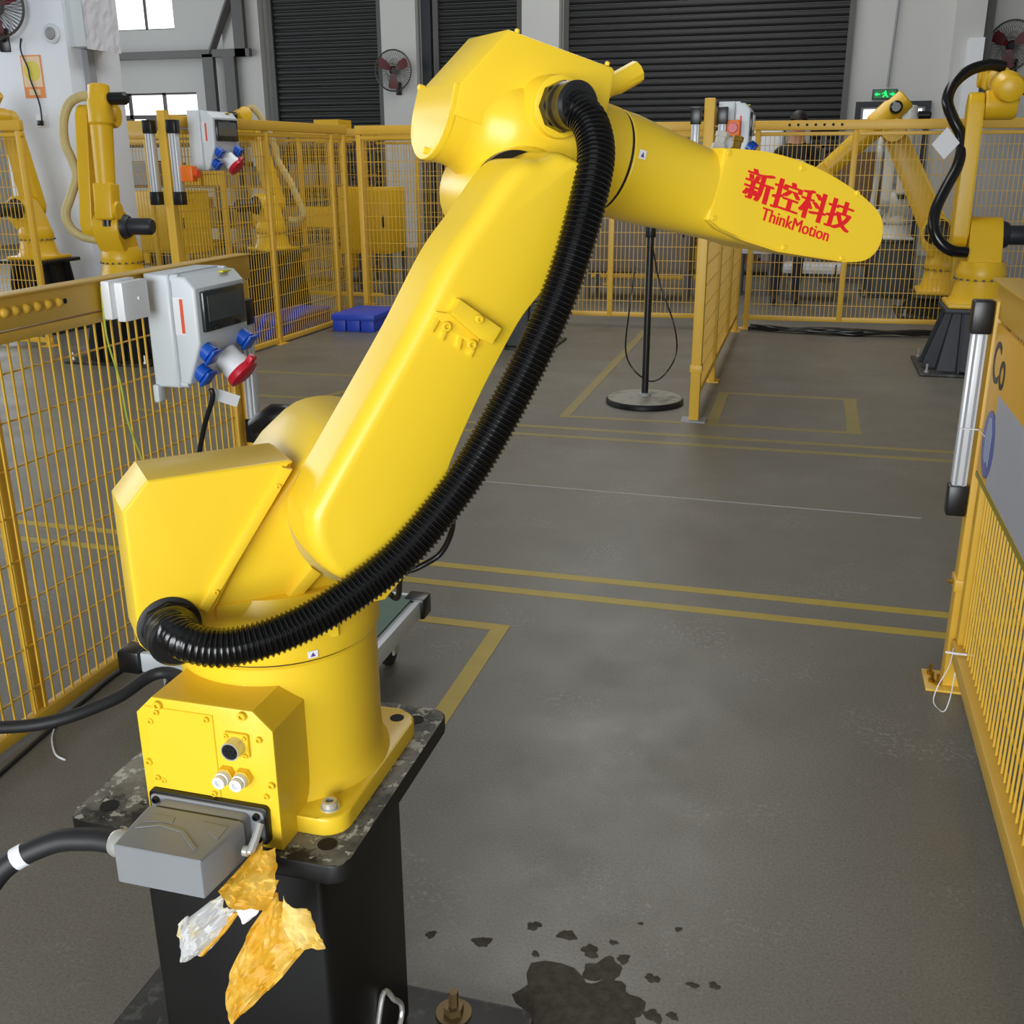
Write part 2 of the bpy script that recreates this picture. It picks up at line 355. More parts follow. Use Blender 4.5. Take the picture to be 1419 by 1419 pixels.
# exit sign
ex = thing('exit_sign', 'small glowing green exit sign on the grey wall above the door', 'sign', (.9, Y1, 2.31))
box('sign_case', .72, 1.07, Y1-.05, Y1-.002, 2.25, 2.39, NAV, ex, .004)
box('sign_face', .735, 1.055, Y1-.056, Y1-.05, 2.262, 2.378, mat('exit_dark', srgb(20, 110, 60), .4, emit=.25), ex)
bm = new_bm()
for x, z in ((.90, 2.362), ): lathe(bm, (x, Y1-.056, z), (0, -1, 0), [(.011, 0), (.011, .004)], 10)
for poly in ([(.875, 2.345), (.915, 2.352), (.925, 2.315), (.895, 2.31)], [(.895, 2.315), (.925, 2.315), (.95, 2.28), (.935, 2.275)], [(.895, 2.315), (.91, 2.315), (.885, 2.275), (.86, 2.29)], [(.85, 2.33), (.88, 2.345), (.88, 2.335), (.855, 2.318)],
             [(.75, 2.32), (.79, 2.35), (.79, 2.29)], [(.79, 2.33), (.83, 2.33), (.83, 2.31), (.79, 2.31)], [(1.04, 2.32), (1.0, 2.35), (1.0, 2.29)], [(1.0, 2.33), (.965, 2.33), (.965, 2.31), (1.0, 2.31)]):
    prism(bm, poly, Y1-.0565, Y1-.060, lambda a, b, w: Vector((a, w, b)))
finish('sign_pictogram', bm, GREEN_E, ex, 0)

# pillar on the left with what hangs on it
PX0, PX1, PY = -7.42, -6.6, 8.78
bm = new_bm(); addbox(bm, PX0, PX1, PY, PY+.78, 0, ZC, None, .012); struct('wall_pillar', bm, PIL, 35)
pb = thing('distribution_box', 'pale grey wall box wrapped in clear film high on the white pillar', 'electrical box', (-6.5, 8.85, 2.4))
box('case', PX1+.002, PX1+.17, PY+.05, PY+.52, 2.42, 3.2, LGR, pb, .01)
bm = new_bm(); n = 9
vs = [[bm.verts.new((PX1+.18+.012*random.random(), PY+.04+.5*i/n, 2.4+.82*j/14)) for i in range(n+1)] for j in range(15)]
for j in range(14):
    for i in range(n): bm.faces.new((vs[j][i], vs[j][i+1], vs[j+1][i+1], vs[j+1][i]))
finish('plastic_film', bm, mat('clear_film', srgb(225, 226, 235), .15, var=.02), pb, 0)
cb = box('conduit_run', PX1+.004, PX1+.06, PY+.2, PY+.3, 0, 2.41, MGR); tag(cb, 'grey cable duct running down the side of the white pillar', 'duct')
ps = thing('wall_poster', 'orange poster with a yellow disc on the white pillar', 'poster', (-6.95, PY, 2.18))
c = [AY(x, y, PY-.004) for x, y in ((26, 76), (58, 75), (65, 135), (35, 136))]
bm = new_bm(); pts = [(p.x, p.z) for p in c]; x0, x1 = -7.11, -6.89
prism(bm, [(x0, 1.995), (x1, 1.995), (x1, 2.36), (x0, 2.36)], -.002, -.006, lambda a, b, w: Vector((a, PY+w, b))); finish('poster_border', bm, mat('poster_orange', srgb(236, 150, 84), .6), ps, 0)
bm = new_bm(); addbox(bm, x0+.012, x1-.012, PY-.008, PY-.006, 2.09, 2.348); addbox(bm, x0+.05, x1-.05, PY-.008, PY-.006, 2.02, 2.07); finish('poster_sheet', bm, mat('poster_cream', srgb(240, 214, 176), .6), ps, 0)
bm = new_bm(); lathe(bm, (-7.0, PY-.008, 2.225), (0, -1, 0), [(.085, 0), (.085, .002)], 24); finish('poster_disc', bm, mat('poster_yellow', srgb(226, 214, 90), .6), ps, 0)
dt = thing('round_sounder', 'round white alarm sounder on the white pillar', 'alarm', (-6.72, PY, 2.53))
bm = new_bm(); lathe(bm, (-6.73, PY-.002, 2.53), (0, -1, 0), [(.085, 0), (.085, .02), (.07, .03), (.06, .03)], 28); finish('rim', bm, LGR, dt)
bm = new_bm(); lathe(bm, (-6.73, PY-.03, 2.53), (0, -1, 0), [(.055, 0), (.05, .012), (.03, .022), (.005, .026)], 24); finish('grille', bm, MGR, dt)
so = thing('wall_socket', 'white wall socket with a black plug on the pillar', 'socket', (-6.95, PY, 1.8))
box('plate', -7.02, -6.91, PY-.012, PY-.002, 1.74, 1.85, WHT, so, .004); box('plug', -6.995, -6.945, PY-.05, PY-.012, 1.755, 1.80, BLK, so, .006)
tag(cable('fan_cord', [(-7.05, PY-.03, 2.50), (-7.08, PY-.02, 2.40), (-7.03, PY-.02, 2.25), (-7.02, PY-.02, 2.15), (-6.96, PY-.02, 1.95), (-6.95, PY-.03, 1.80)], .007, BLK), 'thin black cord hanging from the wall fan to the socket', 'cord')

def wall_fan(loc, rz, label, R=.3, tilt=0, hub=None):
    t = thing('wall_fan', label, 'fan', loc, rz)
    # local: wall at y=0, fan faces -y
    def lo(name, bm, ma, sm=35): o = finish(name, bm, ma, None, sm); o.parent = t; return o
    bm = new_bm(); addbox(bm, -.05, .05, -.025, -.001, -.36, -.16, None, .01); lo('wall_bracket', bm, BLK)
    bm = new_bm(); tube(bm, catmull([(0, -.02, -.26), (0, -.14, -.22), (0, -.16, -.05)], 5), .022, 8); lo('arm', bm, BLK)
    bm = new_bm(); lathe(bm, (0, -.1, 0), (0, -1, 0), [(.06, 0), (.075, .03), (.075, .1), (.05, .12)], 20); lo('motor', bm, BLK)
    bm = new_bm()
    for k in range(3):
        a = 2*PI*k/3+.5; pts = []
        for rr, ww in ((.05, .03), (.15, .07), (.25, .075), (.27, .03)):
            u = Vector((math.cos(a), 0, math.sin(a))); v = Vector((-math.sin(a), 0, math.cos(a)))
            pts.append((u*rr*R/.3 + v*ww*R/.3 + Vector((0, -.22, 0)), u*rr*R/.3 - v*ww*R/.3 + Vector((0, -.25, 0))))
        for (p, q), (p2, q2) in zip(pts, pts[1:]): bm.faces.new([bm.verts.new(x) for x in (p, q, q2, p2)])
        lo('blade', bm, mat('maroon_blade', srgb(110, 20, 36), .4)); bm = new_bm()
    bm.free(); bm = new_bm()
    def ring(r, y, w): tube(bm, [Vector((r*math.cos(2*PI*i/40), y, r*math.sin(2*PI*i/40))) for i in range(41)], w, 4, False)
    ring(R, -.235, .012); ring(R*.3, -.30, .004); ring(R*.3, -.16, .004)
    for k in range(48):
        a = 2*PI*k/48; u = Vector((math.cos(a), 0, math.sin(a)))
        for y in (-.30, -.17): tube(bm, [u*R*.28 + Vector((0, y, 0)), u*R*.75 + Vector((0, y-.01 if y < -.2 else y+.0, 0)), u*R + Vector((0, -.235, 0))], .0035, 3, False)
    lo('guard', bm, DGR, 0)
    return t
wall_fan((-6.72, Y1-.22, 2.80), 0, 'black wall fan with maroon blades on the pilaster between shutters', .31)
f2 = wall_fan((2.62, Y1-.01, 2.92), R_(-30), 'wall fan in a wire guard on the wall beside the black steel post', .33)
f3 = wall_fan((-7.25, PY-.003, 2.75), R_(25), 'black wall fan on a bracket high on the white pillar', .26)

# ================================================================== THE ROBOT IN FRONT
RC = Vector((-.68, 1.205, 0)); PHI = R_(43); ZB = .6
RA = Vector((math.cos(PHI), math.sin(PHI), 0)); RN = Vector((math.sin(PHI), -math.cos(PHI), 0))
def RP(s, z, off): return RC + RA*s + RN*off + Vector((0, 0, z))
def RB(x, y, off):
    d = ray(x, y); o = RC + RN*off; t = ((o-CAM).dot(RN))/d.dot(RN); P = CAM + d*t; return ((P-o).dot(RA), P.z)
def RW(x, y, off): return RP(*RB(x, y, off), off)

# pedestal under it
pe = thing('robot_pedestal', 'black steel pedestal with chipped square top plate under the yellow robot', 'pedestal', (-.709, 1.206, 0))
PCX, PCY = -.709, 1.206
bm = new_bm(); prism(bm, rrect(.206, .206, .022, 5, PCX, PCY), ZB-.028, ZB, XYZ, .003, 2, True); tp = finish('top_plate', bm, WORN, pe)
box('column', PCX-.143, PCX+.143, PCY-.143, PCY+.143, .02, ZB-.0285, DRK, pe, .012, 3)
bm = new_bm(); prism(bm, rrect(.352, .206, .02, 5, PCX, PCY), 0, .02, XYZ, .003, 2); finish('floor_plate', bm, CHIP, pe)
HOLE = mat('hole_dark', srgb(12, 12, 12), .8)
for dx, dy in ((-.165, -.165), (.165, -.165), (.165, .165), (-.165, .165)):
    bm = new_bm(); lathe(bm, (PCX+dx, PCY+dy, ZB-.004), (0, 0, 1), [(.013, 0), (.013, .0046)], 20); finish('bolt_hole', bm, HOLE, tp)
for dx, dy in ((.215, .165), (.215, -.165), (-.215, .165), (-.215, -.165)):
    bm = new_bm(); lathe(bm, (PCX+dx, PCY+dy, .02), (0, 0, 1), [(.032, 0), (.032, .003), (.0, .003)], 20, False); lathe(bm, (PCX+dx, PCY+dy, .023), (0, 0, 1), [(.018, 0), (.018, .014), (.009, .0141), (.009, .045)], 6); finish('anchor_bolt', bm, mat('rusty_bolt', srgb(112, 92, 60), .5, .6, .2, 40), pe, 30)
bm = new_bm(); tube(bm, catmull([(PCX+.1435, PCY-.02, .075), AX(530, 1380, -.560), AX(545, 1384, -.552), AX(556, 1412, -.548), (PCX+.165, PCY-.10, .022)], 6), .0045, 8); finish('earth_lug', bm, CHR, pe)

rob = thing('industrial_robot', 'large yellow six-axis robot arm with red lettering on its forearm', 'robot', (RC.x, RC.y, ZB+.0005))
# base casting
FL = []
bm = new_bm(); cx, cy = RC.x, RC.y
prism(bm, rrect(.150, .150, .034, 6, cx, cy), ZB+.0005, ZB+.026, XYZ, .005, 3); base = finish('base_flange', bm, YEL, rob)
bm = new_bm(); lathe(bm, (cx, cy, ZB+.02), (0, 0, 1), [(.148, 0), (.1475, .008), (.142, .016), (.1385, .03), (.137, .06), (.137, .2035), (.134, .2065)], 64); bb = finish('base_body', bm, YEL, rob, 40)
for sx, sy in ((-1, -1), (1, -1), (1, 1), (-1, 1)):
    p = Vector((cx+sx*.122, cy+sy*.122, ZB+.026))
    if (sx, sy) == (1, 1):
        bm = new_bm(); lathe(bm, p+Vector((0, 0, -.003)), (0, 0, 1), [(.011, 0), (.011, .0035)], 20); finish('flange_hole', bm, HOLE, base)
        continue
    bm = new_bm(); lathe(bm, p, (0, 0, 1), [(.0135, 0), (.0135, .002), (.0105, .002), (.0105, .010), (.0095, .011), (.0055, .011), (.0055, .006)], 24, False)
    v = [bm.verts.new(p+Vector((.0055*math.cos(i*PI/3), .0055*math.sin(i*PI/3), .006))) for i in range(6)]; bm.faces.new(v); finish('flange_bolt', bm, CHR, base, 30)
# rear terminal box
BX0, BX1, BY, BZ1 = -.787, -.593, 1.012, .801
bm = new_bm(); oc = [(BX0, ZB+.001), (BX1, ZB+.001), (BX1, BZ1-.025), (BX1-.026, BZ1), (BX0+.025, BZ1), (BX0, BZ1-.025)]
prism(bm, oc, BY+.09+.06, BY+.004, lambda a, b, w: Vector((a, w, b)), .0); tb = finish('terminal_box', bm, YEL, rob, 0)
bm = new_bm(); prism(bm, oc, BY+.004, BY, lambda a, b, w: Vector((a, w, b)), .0015, 2); bp = finish('back_panel', bm, YEL, rob, 30)
bm = new_bm(); prism(bm, [(-.773, .668), (-.675, .668), (-.675, .788), (-.773, .788)], BY-.0002, BY-.002, lambda a, b, w: Vector((a, w, b)), .0008, 1); cp = finish('cover_plate', bm, YEL, bp, 30)
def screw(p, ax, r, parent, ma=YEL, name='screw'):
    bm = new_bm(); lathe(bm, p, ax, [(r, 0), (r, r*.8), (r*.85, r), (r*.5, r), (r*.5, r*.4)], 14, False); u, v, a = basis(ax)
    bm.faces.new([bm.verts.new(Vector(p)+a*r*.4+(u*math.cos(i*PI/3)+v*math.sin(i*PI/3))*r*.5) for i in range(6)])
    return finish(name, bm, ma, parent, 30)
for x, z, r in ((-.752, .792, .006), (-.632, .794, .006), (-.766, .767, .0045), (-.612, .763, .0045), (-.776, .705, .005), (-.600, .699, .005), (-.609, .681, .004), (-.757, .680, .004)):
    screw((x, BY, z), (0, -1, 0), r, bp)
for x, z in ((-.755, .782), (-.683, .782), (-.683, .674), (-.765, .684)): screw((x, BY-.002, z), (0, -1, 0), .004, cp)
# round encoder connector
bm = new_bm(); prism(bm, rrect(.017, .017, .003, 3, -.643, .752), BY-.0002, BY-.005, lambda a, b, w: Vector((a, w, b)), .001, 1); cn = finish('round_connector', bm, YEL, bp, 30)
for sx in (-1, 1):
    for sz in (-1, 1): screw((-.643+sx*.0125, BY-.005, .752+sz*.0125), (0, -1, 0), .003, cn)
bm = new_bm(); lathe(bm, (-.643, BY-.005, .752), (0, -1, 0), [(.0125, 0), (.0125, .016), (.0108, .016), (.0108, .012), (0, .012)], 28, False); finish('connector_shell', bm, CHR, cn)
bm = new_bm(); lathe(bm, (-.643, BY-.0172, .752), (0, -1, 0), [(.0106, 0), (.0106, .003)], 24)
for k in range(7):
    a = k*PI/3; r = .006 if k < 6 else 0; lathe(bm, (-.643+r*math.cos(a), BY-.0201, .752+r*math.sin(a)), (0, -1, 0), [(.0016, 0), (.0016, .001)], 8)
finish('contact_insert', bm, BLK, cn)
for x in (-.662, -.638):
    bm = new_bm(); lathe(bm, (x, BY-.0005, .706), (0, -1, 0), [(.0125, 0), (.0125, .009)], 6); af = finish('air_fitting', bm, mat('brass_yellow', srgb(232, 196, 60), .35, .3), bp, 20)
    bm = new_bm(); lathe(bm, (x, BY-.0095, .706), (0, -1, 0), [(.0095, 0), (.0095, .007), (.0078, .008), (.0078, .010), (.0085, .010), (.0085, .015), (.0045, .015), (.0045, .010), (0, .010)], 24, False); finish('release_collar', bm, WHT, af)
# eye-boss on the terminal box
bm = new_bm(); lathe(bm, (-.665, 1.085, BZ1-.002), (0, 0, 1), [(.017, 0), (.014, .012), (.011, .012), (.011, .034)], 16); finish('cable_post', bm, YEL, rob)

# turret (rotating column)
bm = new_bm(); lathe(bm, (cx, cy, .829), (0, 0, 1), [(.131, 0), (.131, .0022), (.140, .0022), (.142, .006), (.142, .030), (.140, .036), (.128, .060), (.118, .085)], 64); tr = finish('turret_ring', bm, YEL, rob, 40)
bm = new_bm(); lathe(bm, (cx, cy, .825), (0, 0, 1), [(.1335, 0), (.1335, .008)], 64); finish('seal_ring', bm, BLK, tr)
J2 = (.107, 1.015); J3 = (.325, 1.40)
def arc(c, r, a0, a1, n): return [(c[0]+r*math.cos(R_(a0+(a1-a0)*i/n)), c[1]+r*math.sin(R_(a0+(a1-a0)*i/n))) for i in range(n+1)]
prof = [(-.135, .875), (.125, .875)] + arc(J2, .111, -50, 118, 18) + [(.02, 1.085), (-.10, .94), (-.135, .905)]
bm = new_bm(); prism(bm, prof, -.095, .100, lambda a, b, w: RP(a, b, w), .006, 2, True); tu = finish('turret_body', bm, YEL, rob, 30)
bm = new_bm(); lathe(bm, RP(.105, 1.005, -.13), RN, [(.075, 0), (.09, .010), (.096, .026), (.096, .04)], 40); finish('shoulder_gear_cover', bm, YEL, tu)
# ribs on the turret side
def strip(name, pxs, off0, off1, ma, parent, bev=.002):
    bm = new_bm(); prism(bm, [RB(x, y, off1) for x, y in pxs], off0, off1, lambda a, b, w: RP(a, b, w), bev, 2); return finish(name, bm, ma, parent, 30)
strip('side_rib', [(432, 786), (446, 796), (408, 838), (393, 835)], .098, .112, YEL, tu)
strip('side_rib', [(300, 840), (424, 822), (428, 836), (300, 858)], .098, .104, YEL, tu)
# hose box behind the turret
bxp = [(-.199, .886), (-.190, .874), (-.126, .874), (-.114, .915), (.008, 1.092), (.002, 1.0955), (-.167, 1.0935), (-.199, 1.059)]
bm = new_bm(); prism(bm, bxp, .012, .112, lambda a, b, w: RP(a, b, w), .006, 3, True); hb = finish('hose_box', bm, YEL, rob, 30)
strip('box_flange_bar', [(392, 648), (406, 651), (288, 851), (277, 844)], .108, .120, YEL, hb)
for q in (.12, .86):
    x, y = 399+(283-399)*q, 650+(848-650)*q
    screw(RW(x, y, .1195), RN, .0035, hb)
# pins and small plates on the turret
bm = new_bm(); prism(bm, [RB(x, y, .136) for x, y in ((440, 878), (468, 862), (470, 880), (446, 888))], .12, .138, lambda a, b, w: RP(a, b, w), .001, 1); finish('stop_plate', bm, YEL, tr, 30)
bm = new_bm(); p = Vector((cx+.118, cy+.075, .868)); addbox(bm, p.x-.012, p.x+.016, p.y-.012, p.y+.012, p.z-.012, p.z+.018, None, .002); finish('stop_block', bm, YEL, tr, 30)
def decal(name, P, u, v, n, hw, hh, parent):
    bm = new_bm(); vs = [bm.verts.new(P+u*a*hw+v*b*hh+n*.0008) for a, b in ((-1, -1), (1, -1), (1, 1), (-1, 1))]; bm.faces.new(vs); o = finish(name, bm, PAP, parent, 0)
    bm = new_bm(); bm.faces.new([bm.verts.new(P+u*a*hw+v*b*hh+n*.0012) for a, b in ((-.5, -.6), (.5, -.6), (0, .6))]); finish('arrow_mark', bm, mat('purple_ink', srgb(96, 60, 140), .5), o, 0)
P = RW(433, 906, .141); nn = (Vector((P.x-cx, P.y-cy, 0))).normalized(); P = Vector((cx, cy, P.z))+nn*.1422
decal('axis_decal', P, Vector((-nn.y, nn.x, 0)), Vector((0, 0, 1)), nn, .007, .005, tr)

# upper arm: outline traced on its near face plane
near = [(750, 219), (722, 221), (698, 240), (660, 294), (617, 355), (563, 460), (507, 560), (434, 690), (424, 725), (430, 762), (452, 791), (490, 808), (530, 803), (570, 775), (600, 705), (623, 634), (657, 556), (684, 502), (718, 441), (752, 397), (769, 365), (786, 304), (799, 245), (797, 222), (775, 210)]
ao = [RB(x, y, .185) for x, y in near]; ao = catmull([(a, b, 0) for a, b in ao], 8, True); ao = [(p.x, p.y) for p in resample(ao+[ao[0]], .008)[:-1]]
cxa = sum(a for a, b in ao)/len(ao)
bm = new_bm()
rings = []
def offset_ring(pts, d):
    out = []; n = len(pts)
    for i in range(n):
        p, q = Vector((pts[i-1][0], pts[i-1][1])), Vector((pts[(i+1) % n][0], pts[(i+1) % n][1])); t = (q-p).normalized(); nrm = Vector((-t.y, t.x))
        out.append((pts[i][0]+nrm.x*d, pts[i][1]+nrm.y*d))
    return out
sgn = 1 if sum(ao[i-1][0]*ao[i][1]-ao[i][0]*ao[i-1][1] for i in range(len(ao))) > 0 else -1
def arm_ring(d):
    out = []; n = len(ao)
    for i in range(n):
        p, q = Vector(ao[i-2]), Vector(ao[(i+2) % n]); t = (q-p).normalized(); nin = Vector((-t.y, t.x))*sgn
        wgt = min(1, max(.22, .6-.9*(-nin).dot(Vector((.84, -.54)))))
        out.append((ao[i][0]+nin.x*d*wgt, ao[i][1]+nin.y*d*wgt))
    return out
for off, ins in ((.106, .003), (.108, 0), (.172, 0), (.182, .0012), (.190, .0045), (.1955, .0100), (.198, .0160), (.1985, .022)):
    rings.append([RP(a, b, off) for a, b in arm_ring(ins)])
loft(bm, rings); arm = finish('upper_arm', bm, YEL, rob, 50)
bm = new_bm(); lathe(bm, RP(*J2, .099), RN, [(.104, 0), (.108, .002), (.108, .008)], 56); finish('shoulder_joint_ring', bm, mat('dull_yellow', srgb(196, 176, 96), .45), rob)
# bracket on the arm face
def armbox(name, pxs, o0, o1, parent, ma=YEL, bev=.0015): return strip(name, pxs, o0, o1, ma, parent, bev)
cq = lambda L: [(370+x*.3172, 380+y*.3172) for x, y in L]
bk = armbox('cable_bracket', cq([(845, 110), (1028, 238), (985, 308), (925, 280), (800, 172), (818, 162)]), .196, .213, arm)
armbox('bracket_foot', cq([(742, 163), (800, 172), (930, 285), (915, 312), (868, 292), (780, 218), (735, 192)]), .196, .2035, bk)
for q in ([(742, 163), (768, 178), (728, 254), (706, 240)], [(772, 235), (792, 248), (772, 292), (752, 280)], [(836, 262), (858, 276), (846, 332), (825, 318)], [(905, 300), (930, 287), (896, 365), (873, 352)]):
    armbox('bracket_prong', cq(q), .196, .2025, bk)
screw(RW(663, 442, .216), RN, .005, bk); screw(RW(617, 452, .2035), RN, .006, bk); screw(RW(652, 477, .2035), RN, .006, bk)

# elbow: knuckle, gear barrel, motor cover
DD = Vector((.970, -.243)); UU = Vector((.243, .970)); AX0 = Vector((.515, 1.448))          # forearm axis in the (s,z) plane
def FA(t, h, off): q = AX0 + DD*t + UU*h; return RP(q.x, q.y, off)                         # t along forearm, h above, off sideways
DW = RP(DD.x, DD.y, 0) - RP(0, 0, 0); UW = RP(UU.x, UU.y, 0) - RP(0, 0, 0)
bm = new_bm(); lathe(bm, RP(.352, 1.402, -.068), RN, [(.052, 0), (.060, .006), (.064, .015), (.064, .15), (.062, .160), (.058, .165)], 48); kn = finish('elbow_knuckle', bm, YEL, rob)
bm = new_bm(); lathe(bm, RP(*J3, .097), RN, [(.060, 0), (.060, .010)], 48); finish('elbow_seal', bm, BLK, kn)
bm = new_bm(); lathe(bm, RP(.352, 1.402, -.105), RN, [(.03, 0), (.035, .01), (.035, .04)], 32); finish('elbow_motor', bm, BLK, kn)
def sec(t, hu, hd, hw, ex, n=48):
    out = []
    for k in range(n):
        a = 2*PI*k/n; c, s_ = math.cos(a), math.sin(a)
        x = hw*math.copysign(abs(c)**(2/ex), c); y = (hu if s_ > 0 else hd)*math.copysign(abs(s_)**(2/ex), s_); out.append(FA(t, y, x))
    return out
bm = new_bm(); loft(bm, [sec(*q) for q in ((-.262, .020, .064, .0605, 2.2), (-.235, .03, .064, .0605, 2.2), (-.222, .04, .066, .061, 2.1), (-.205, .055, .074, .068, 2), (-.19, .062, .081, .080, 2), (-.175, .066, .085, .088, 2), (-.15, .068, .088, .092, 2), (-.09, .070, .088, .092, 2), (-.06, .074, .082, .086, 2), (-.03, .0755, .077, .078, 2), (.006, .075, .075, .075, 2))]); el = finish('elbow_housing', bm, YEL, rob, 40)
dsh = [(-.0605, .0285), (.0605, .0285)] + [(.0615*math.cos(R_(q)), -.004+.062*math.sin(R_(q))) for q in range(0, -181, -10)]
bm = new_bm(); prism(bm, dsh, -.258, -.2665, lambda a, b, w: FA(w, b, a), .0018, 2); rc = finish('rear_cap', bm, YEL, el, 30)
# motor cover with slanted rear face
cov = [RB(x, y, .062) for x, y in ((639, 114.6), (706, 40.6), (849.6, 93.4), (853, 99), (843, 152))]
cov = cov + [tuple(AX0+DD*(-.05)+UU*-.02), tuple(AX0+DD*(-.262)+UU*-.01)]
bm = new_bm(); prism(bm, cov, -.062, .062, lambda a, b, w: RP(a, b, w), .0035, 2, True); mc = finish('motor_cover', bm, YEL, rob, 30)
for (x, y) in ((716, 44), (841, 89), (641, 117)):
    s, z = RB(x, y, .055); bm = new_bm(); lathe(bm, RP(s, z-.002, .055), UW, [(.0034, 0), (.0034, .0045), (.002, .0055)], 10); finish('cover_screw', bm, YEL, mc)
s, z = RB(584, 122, -.058); bm = new_bm(); lathe(bm, RP(s, z, -.058), -DW, [(.0045, -.004), (.0045, .004), (.003, .005)], 10); finish('cover_screw', bm, YEL, mc)
bm = new_bm(); lathe(bm, FA(-.2665, -.055, .012), -DW, [(.0045, 0), (.0045, .004), (.003, .005)], 10); finish('cover_screw', bm, YEL, rc)
# breather stub beyond the cover
bm = new_bm(); tube(bm, [RP(.52, 1.51, -.05), RP(.572, 1.547, -.07), RP(.590, 1.556, -.07), RP(.625, 1.572, -.07)], lambda i: (.013, .013, .0165, .0165)[i], 10); finish('side_port', bm, YEL, el)
# hose flange on the elbow
fl = RB(776, 148, .1)
bm = new_bm(); lathe(bm, RP(*fl, .062), RN, [(.040, 0), (.040, .022), (.0385, .032), (.038, .040), (.034, .042)], 44); hf = finish('hose_flange', bm, YEL, el)

# forearm: round at the elbow, boxy at the wrist
bm = new_bm(); loft(bm, [sec(*q) for q in ((.010, .070, .070, .070, 2), (.014, .074, .074, .074, 2), (.04, .074, .075, .074, 2), (.10, .067, .073, .070, 2.2), (.15, .061, .070, .068, 2.6), (.19, .056, .068, .066, 3.2), (.23, .053, .066, .0655, 4), (.30, .046, .062, .064, 5), (.38, .036, .052, .060, 5))]); fa = finish('forearm', bm, YEL, rob, 40)
bm = new_bm(); lathe(bm, FA(.004, 0, 0), DW, [(.0735, 0), (.0735, .007)], 48); finish('forearm_seal', bm, BLK, fa)
# wrist fork with the lettered cover
pn = [(1007, 205), (1070, 211.5), (1131, 231), (1184, 262), (1210, 284), (1222, 300), (1225, 318), (1222, 337), (1212, 353), (1196, 362), (1171, 363.5), (1079, 349), (1030, 333), (996, 318), (981, 305)]
po = [RB(x, y, .068) for x, y in pn]; po = [(p.x, p.y) for p in catmull([(a, b, 0) for a, b in po[:11]], 4)] + po[11:]
bm = new_bm(); prism(bm, po, -.06, .0655, lambda a, b, w: RP(a, b, w), .005, 3, True); wr = finish('wrist_body', bm, YEL, rob, 40)
po2 = offset_ring(po, .0); bm = new_bm(); prism(bm, [((a-.85)*.985+.85, (b-1.375)*.97+1.375) for a, b in po], .060, .0680, lambda a, b, w: RP(a, b, w), .002, 2); wc = finish('wrist_cover', bm, YEL, wr, 40)
for x, y in ((1009, 212), (988, 302), (1110, 233), (1187, 268), (1085, 343), (1165, 358)): screw(RW(x, y, .0668), RN, .0040, wc)
bm = new_bm(); q = RB(1217, 340, .0); lathe(bm, RP(q[0]-.055, q[1]+.020, 0), DW, [(.026, 0), (.026, .036), (.023, .040)], 32); finish('tool_flange', bm, BLK, wr)
P = RW(858, 212, .074); decal('axis_decal', FA(.024, .012, .0742), DW, UW, RN, .006, .006, fa)
# fittings on top of the wrist
for x, y, ma, r in ((996, 192, CHR, .012), (1018, 198, BRS, .010)):
    q = RB(x, y, .0); bm = new_bm(); lathe(bm, RP(q[0], q[1]-.02, 0), UW, [(r, 0), (r, .012), (r*.7, .013), (r*.7, .022), (r*.85, .023), (r*.85, .030)], 8); finish('air_fitting', bm, ma, wr, 30)
# lettering
def fitted_text(txt, bl, br, hgt, bold):
    O = RW(*bl, .0684); E_ = RW(*br, .0684); tx = (E_-O).normalized(); ty = RN.cross(tx); ty = ty if ty.z > 0 else -ty; wd = (E_-O).length
    o = text_mesh('lettering', txt, 1, INK, Matrix(), wc, 0, .004); me = o.data
    off = org(wc); me.transform(Matrix.Translation(off))
    xs = [v.co.x for v in me.vertices]; ys = [v.co.y for v in me.vertices]; mnx, mny = min(xs), min(ys); kx, ky = wd/(max(xs)-mnx), hgt/(max(ys)-mny)
    bm = new_bm()
    for i, dx in enumerate((0,) if not bold else (-bold, 0, bold)):
        b2 = new_bm(); b2.from_mesh(me)
        for v in b2.verts:
            p = O + tx*((v.co.x-mnx)*kx+dx) + ty*((v.co.y-mny)*ky) + RN*(v.co.z*.06+.00012*i); v.co = p-off
        tmp = bpy.data.meshes.new('t'); b2.to_mesh(tmp); b2.free(); bm.from_mesh(tmp); bpy.data.meshes.remove(tmp)
    bm.to_mesh(me); bm.free(); return o
fitted_text('新控科技', (1028, 273), (1174, 323), .0445, .0026)
fitted_text('ThinkMotion', (1053, 304), (1146, 335), .0185, .0005)

# corrugated hose with its two couplings
hp = [(235, 868, .112), (237, 870, .135), (243, 877, .160), (262, 890, .185), (305, 898, .205), (360, 888, .217), (425, 862, .222), (492, 820, .224), (562, 763, .225), (640, 668, .225), (700, 568, .225), (745, 478, .224), (780, 395, .222), (805, 315, .218), (821, 250, .208), (826, 208, .192), (818, 172, .170), (800, 152, .148), (786, 147, .128), (777, 147, .105)]
ctr = catmull([RW(*p) for p in hp], 14)
ctr = resample(ctr, .00158)
bm = new_bm(); prf = (.0236, .0236, .0212, .0208)
tube(bm, ctr, lambda i: prf[i % 4], 28); hose = finish('corrugated_hose', bm, HOS, rob, 50); hose['label'] = 'thick black corrugated hose looping from the rear box up to the elbow'
def coupling(P, ax, a, r):
    bm = new_bm(); lathe(bm, P, ax, [(r, 0), (r, .012)], 8); c = finish('coupling_nut', bm, BLK, hose, 20)
    bm = new_bm(); lathe(bm, P+Vector(ax)*.012, ax, [(r*.93, 0), (r*.95, .004), (r*.95, .010), (r*.9, .013), (r*.9, .024), (r*.94, .026), (r*.94, .033), (r*.82, .038)], 36); finish('coupling_body', bm, BLK, hose)
coupling(RW(235, 868, .1128), (RN).normalized(), 0, .035)
coupling(RW(776, 148, .1045), RN, 0, .0315)
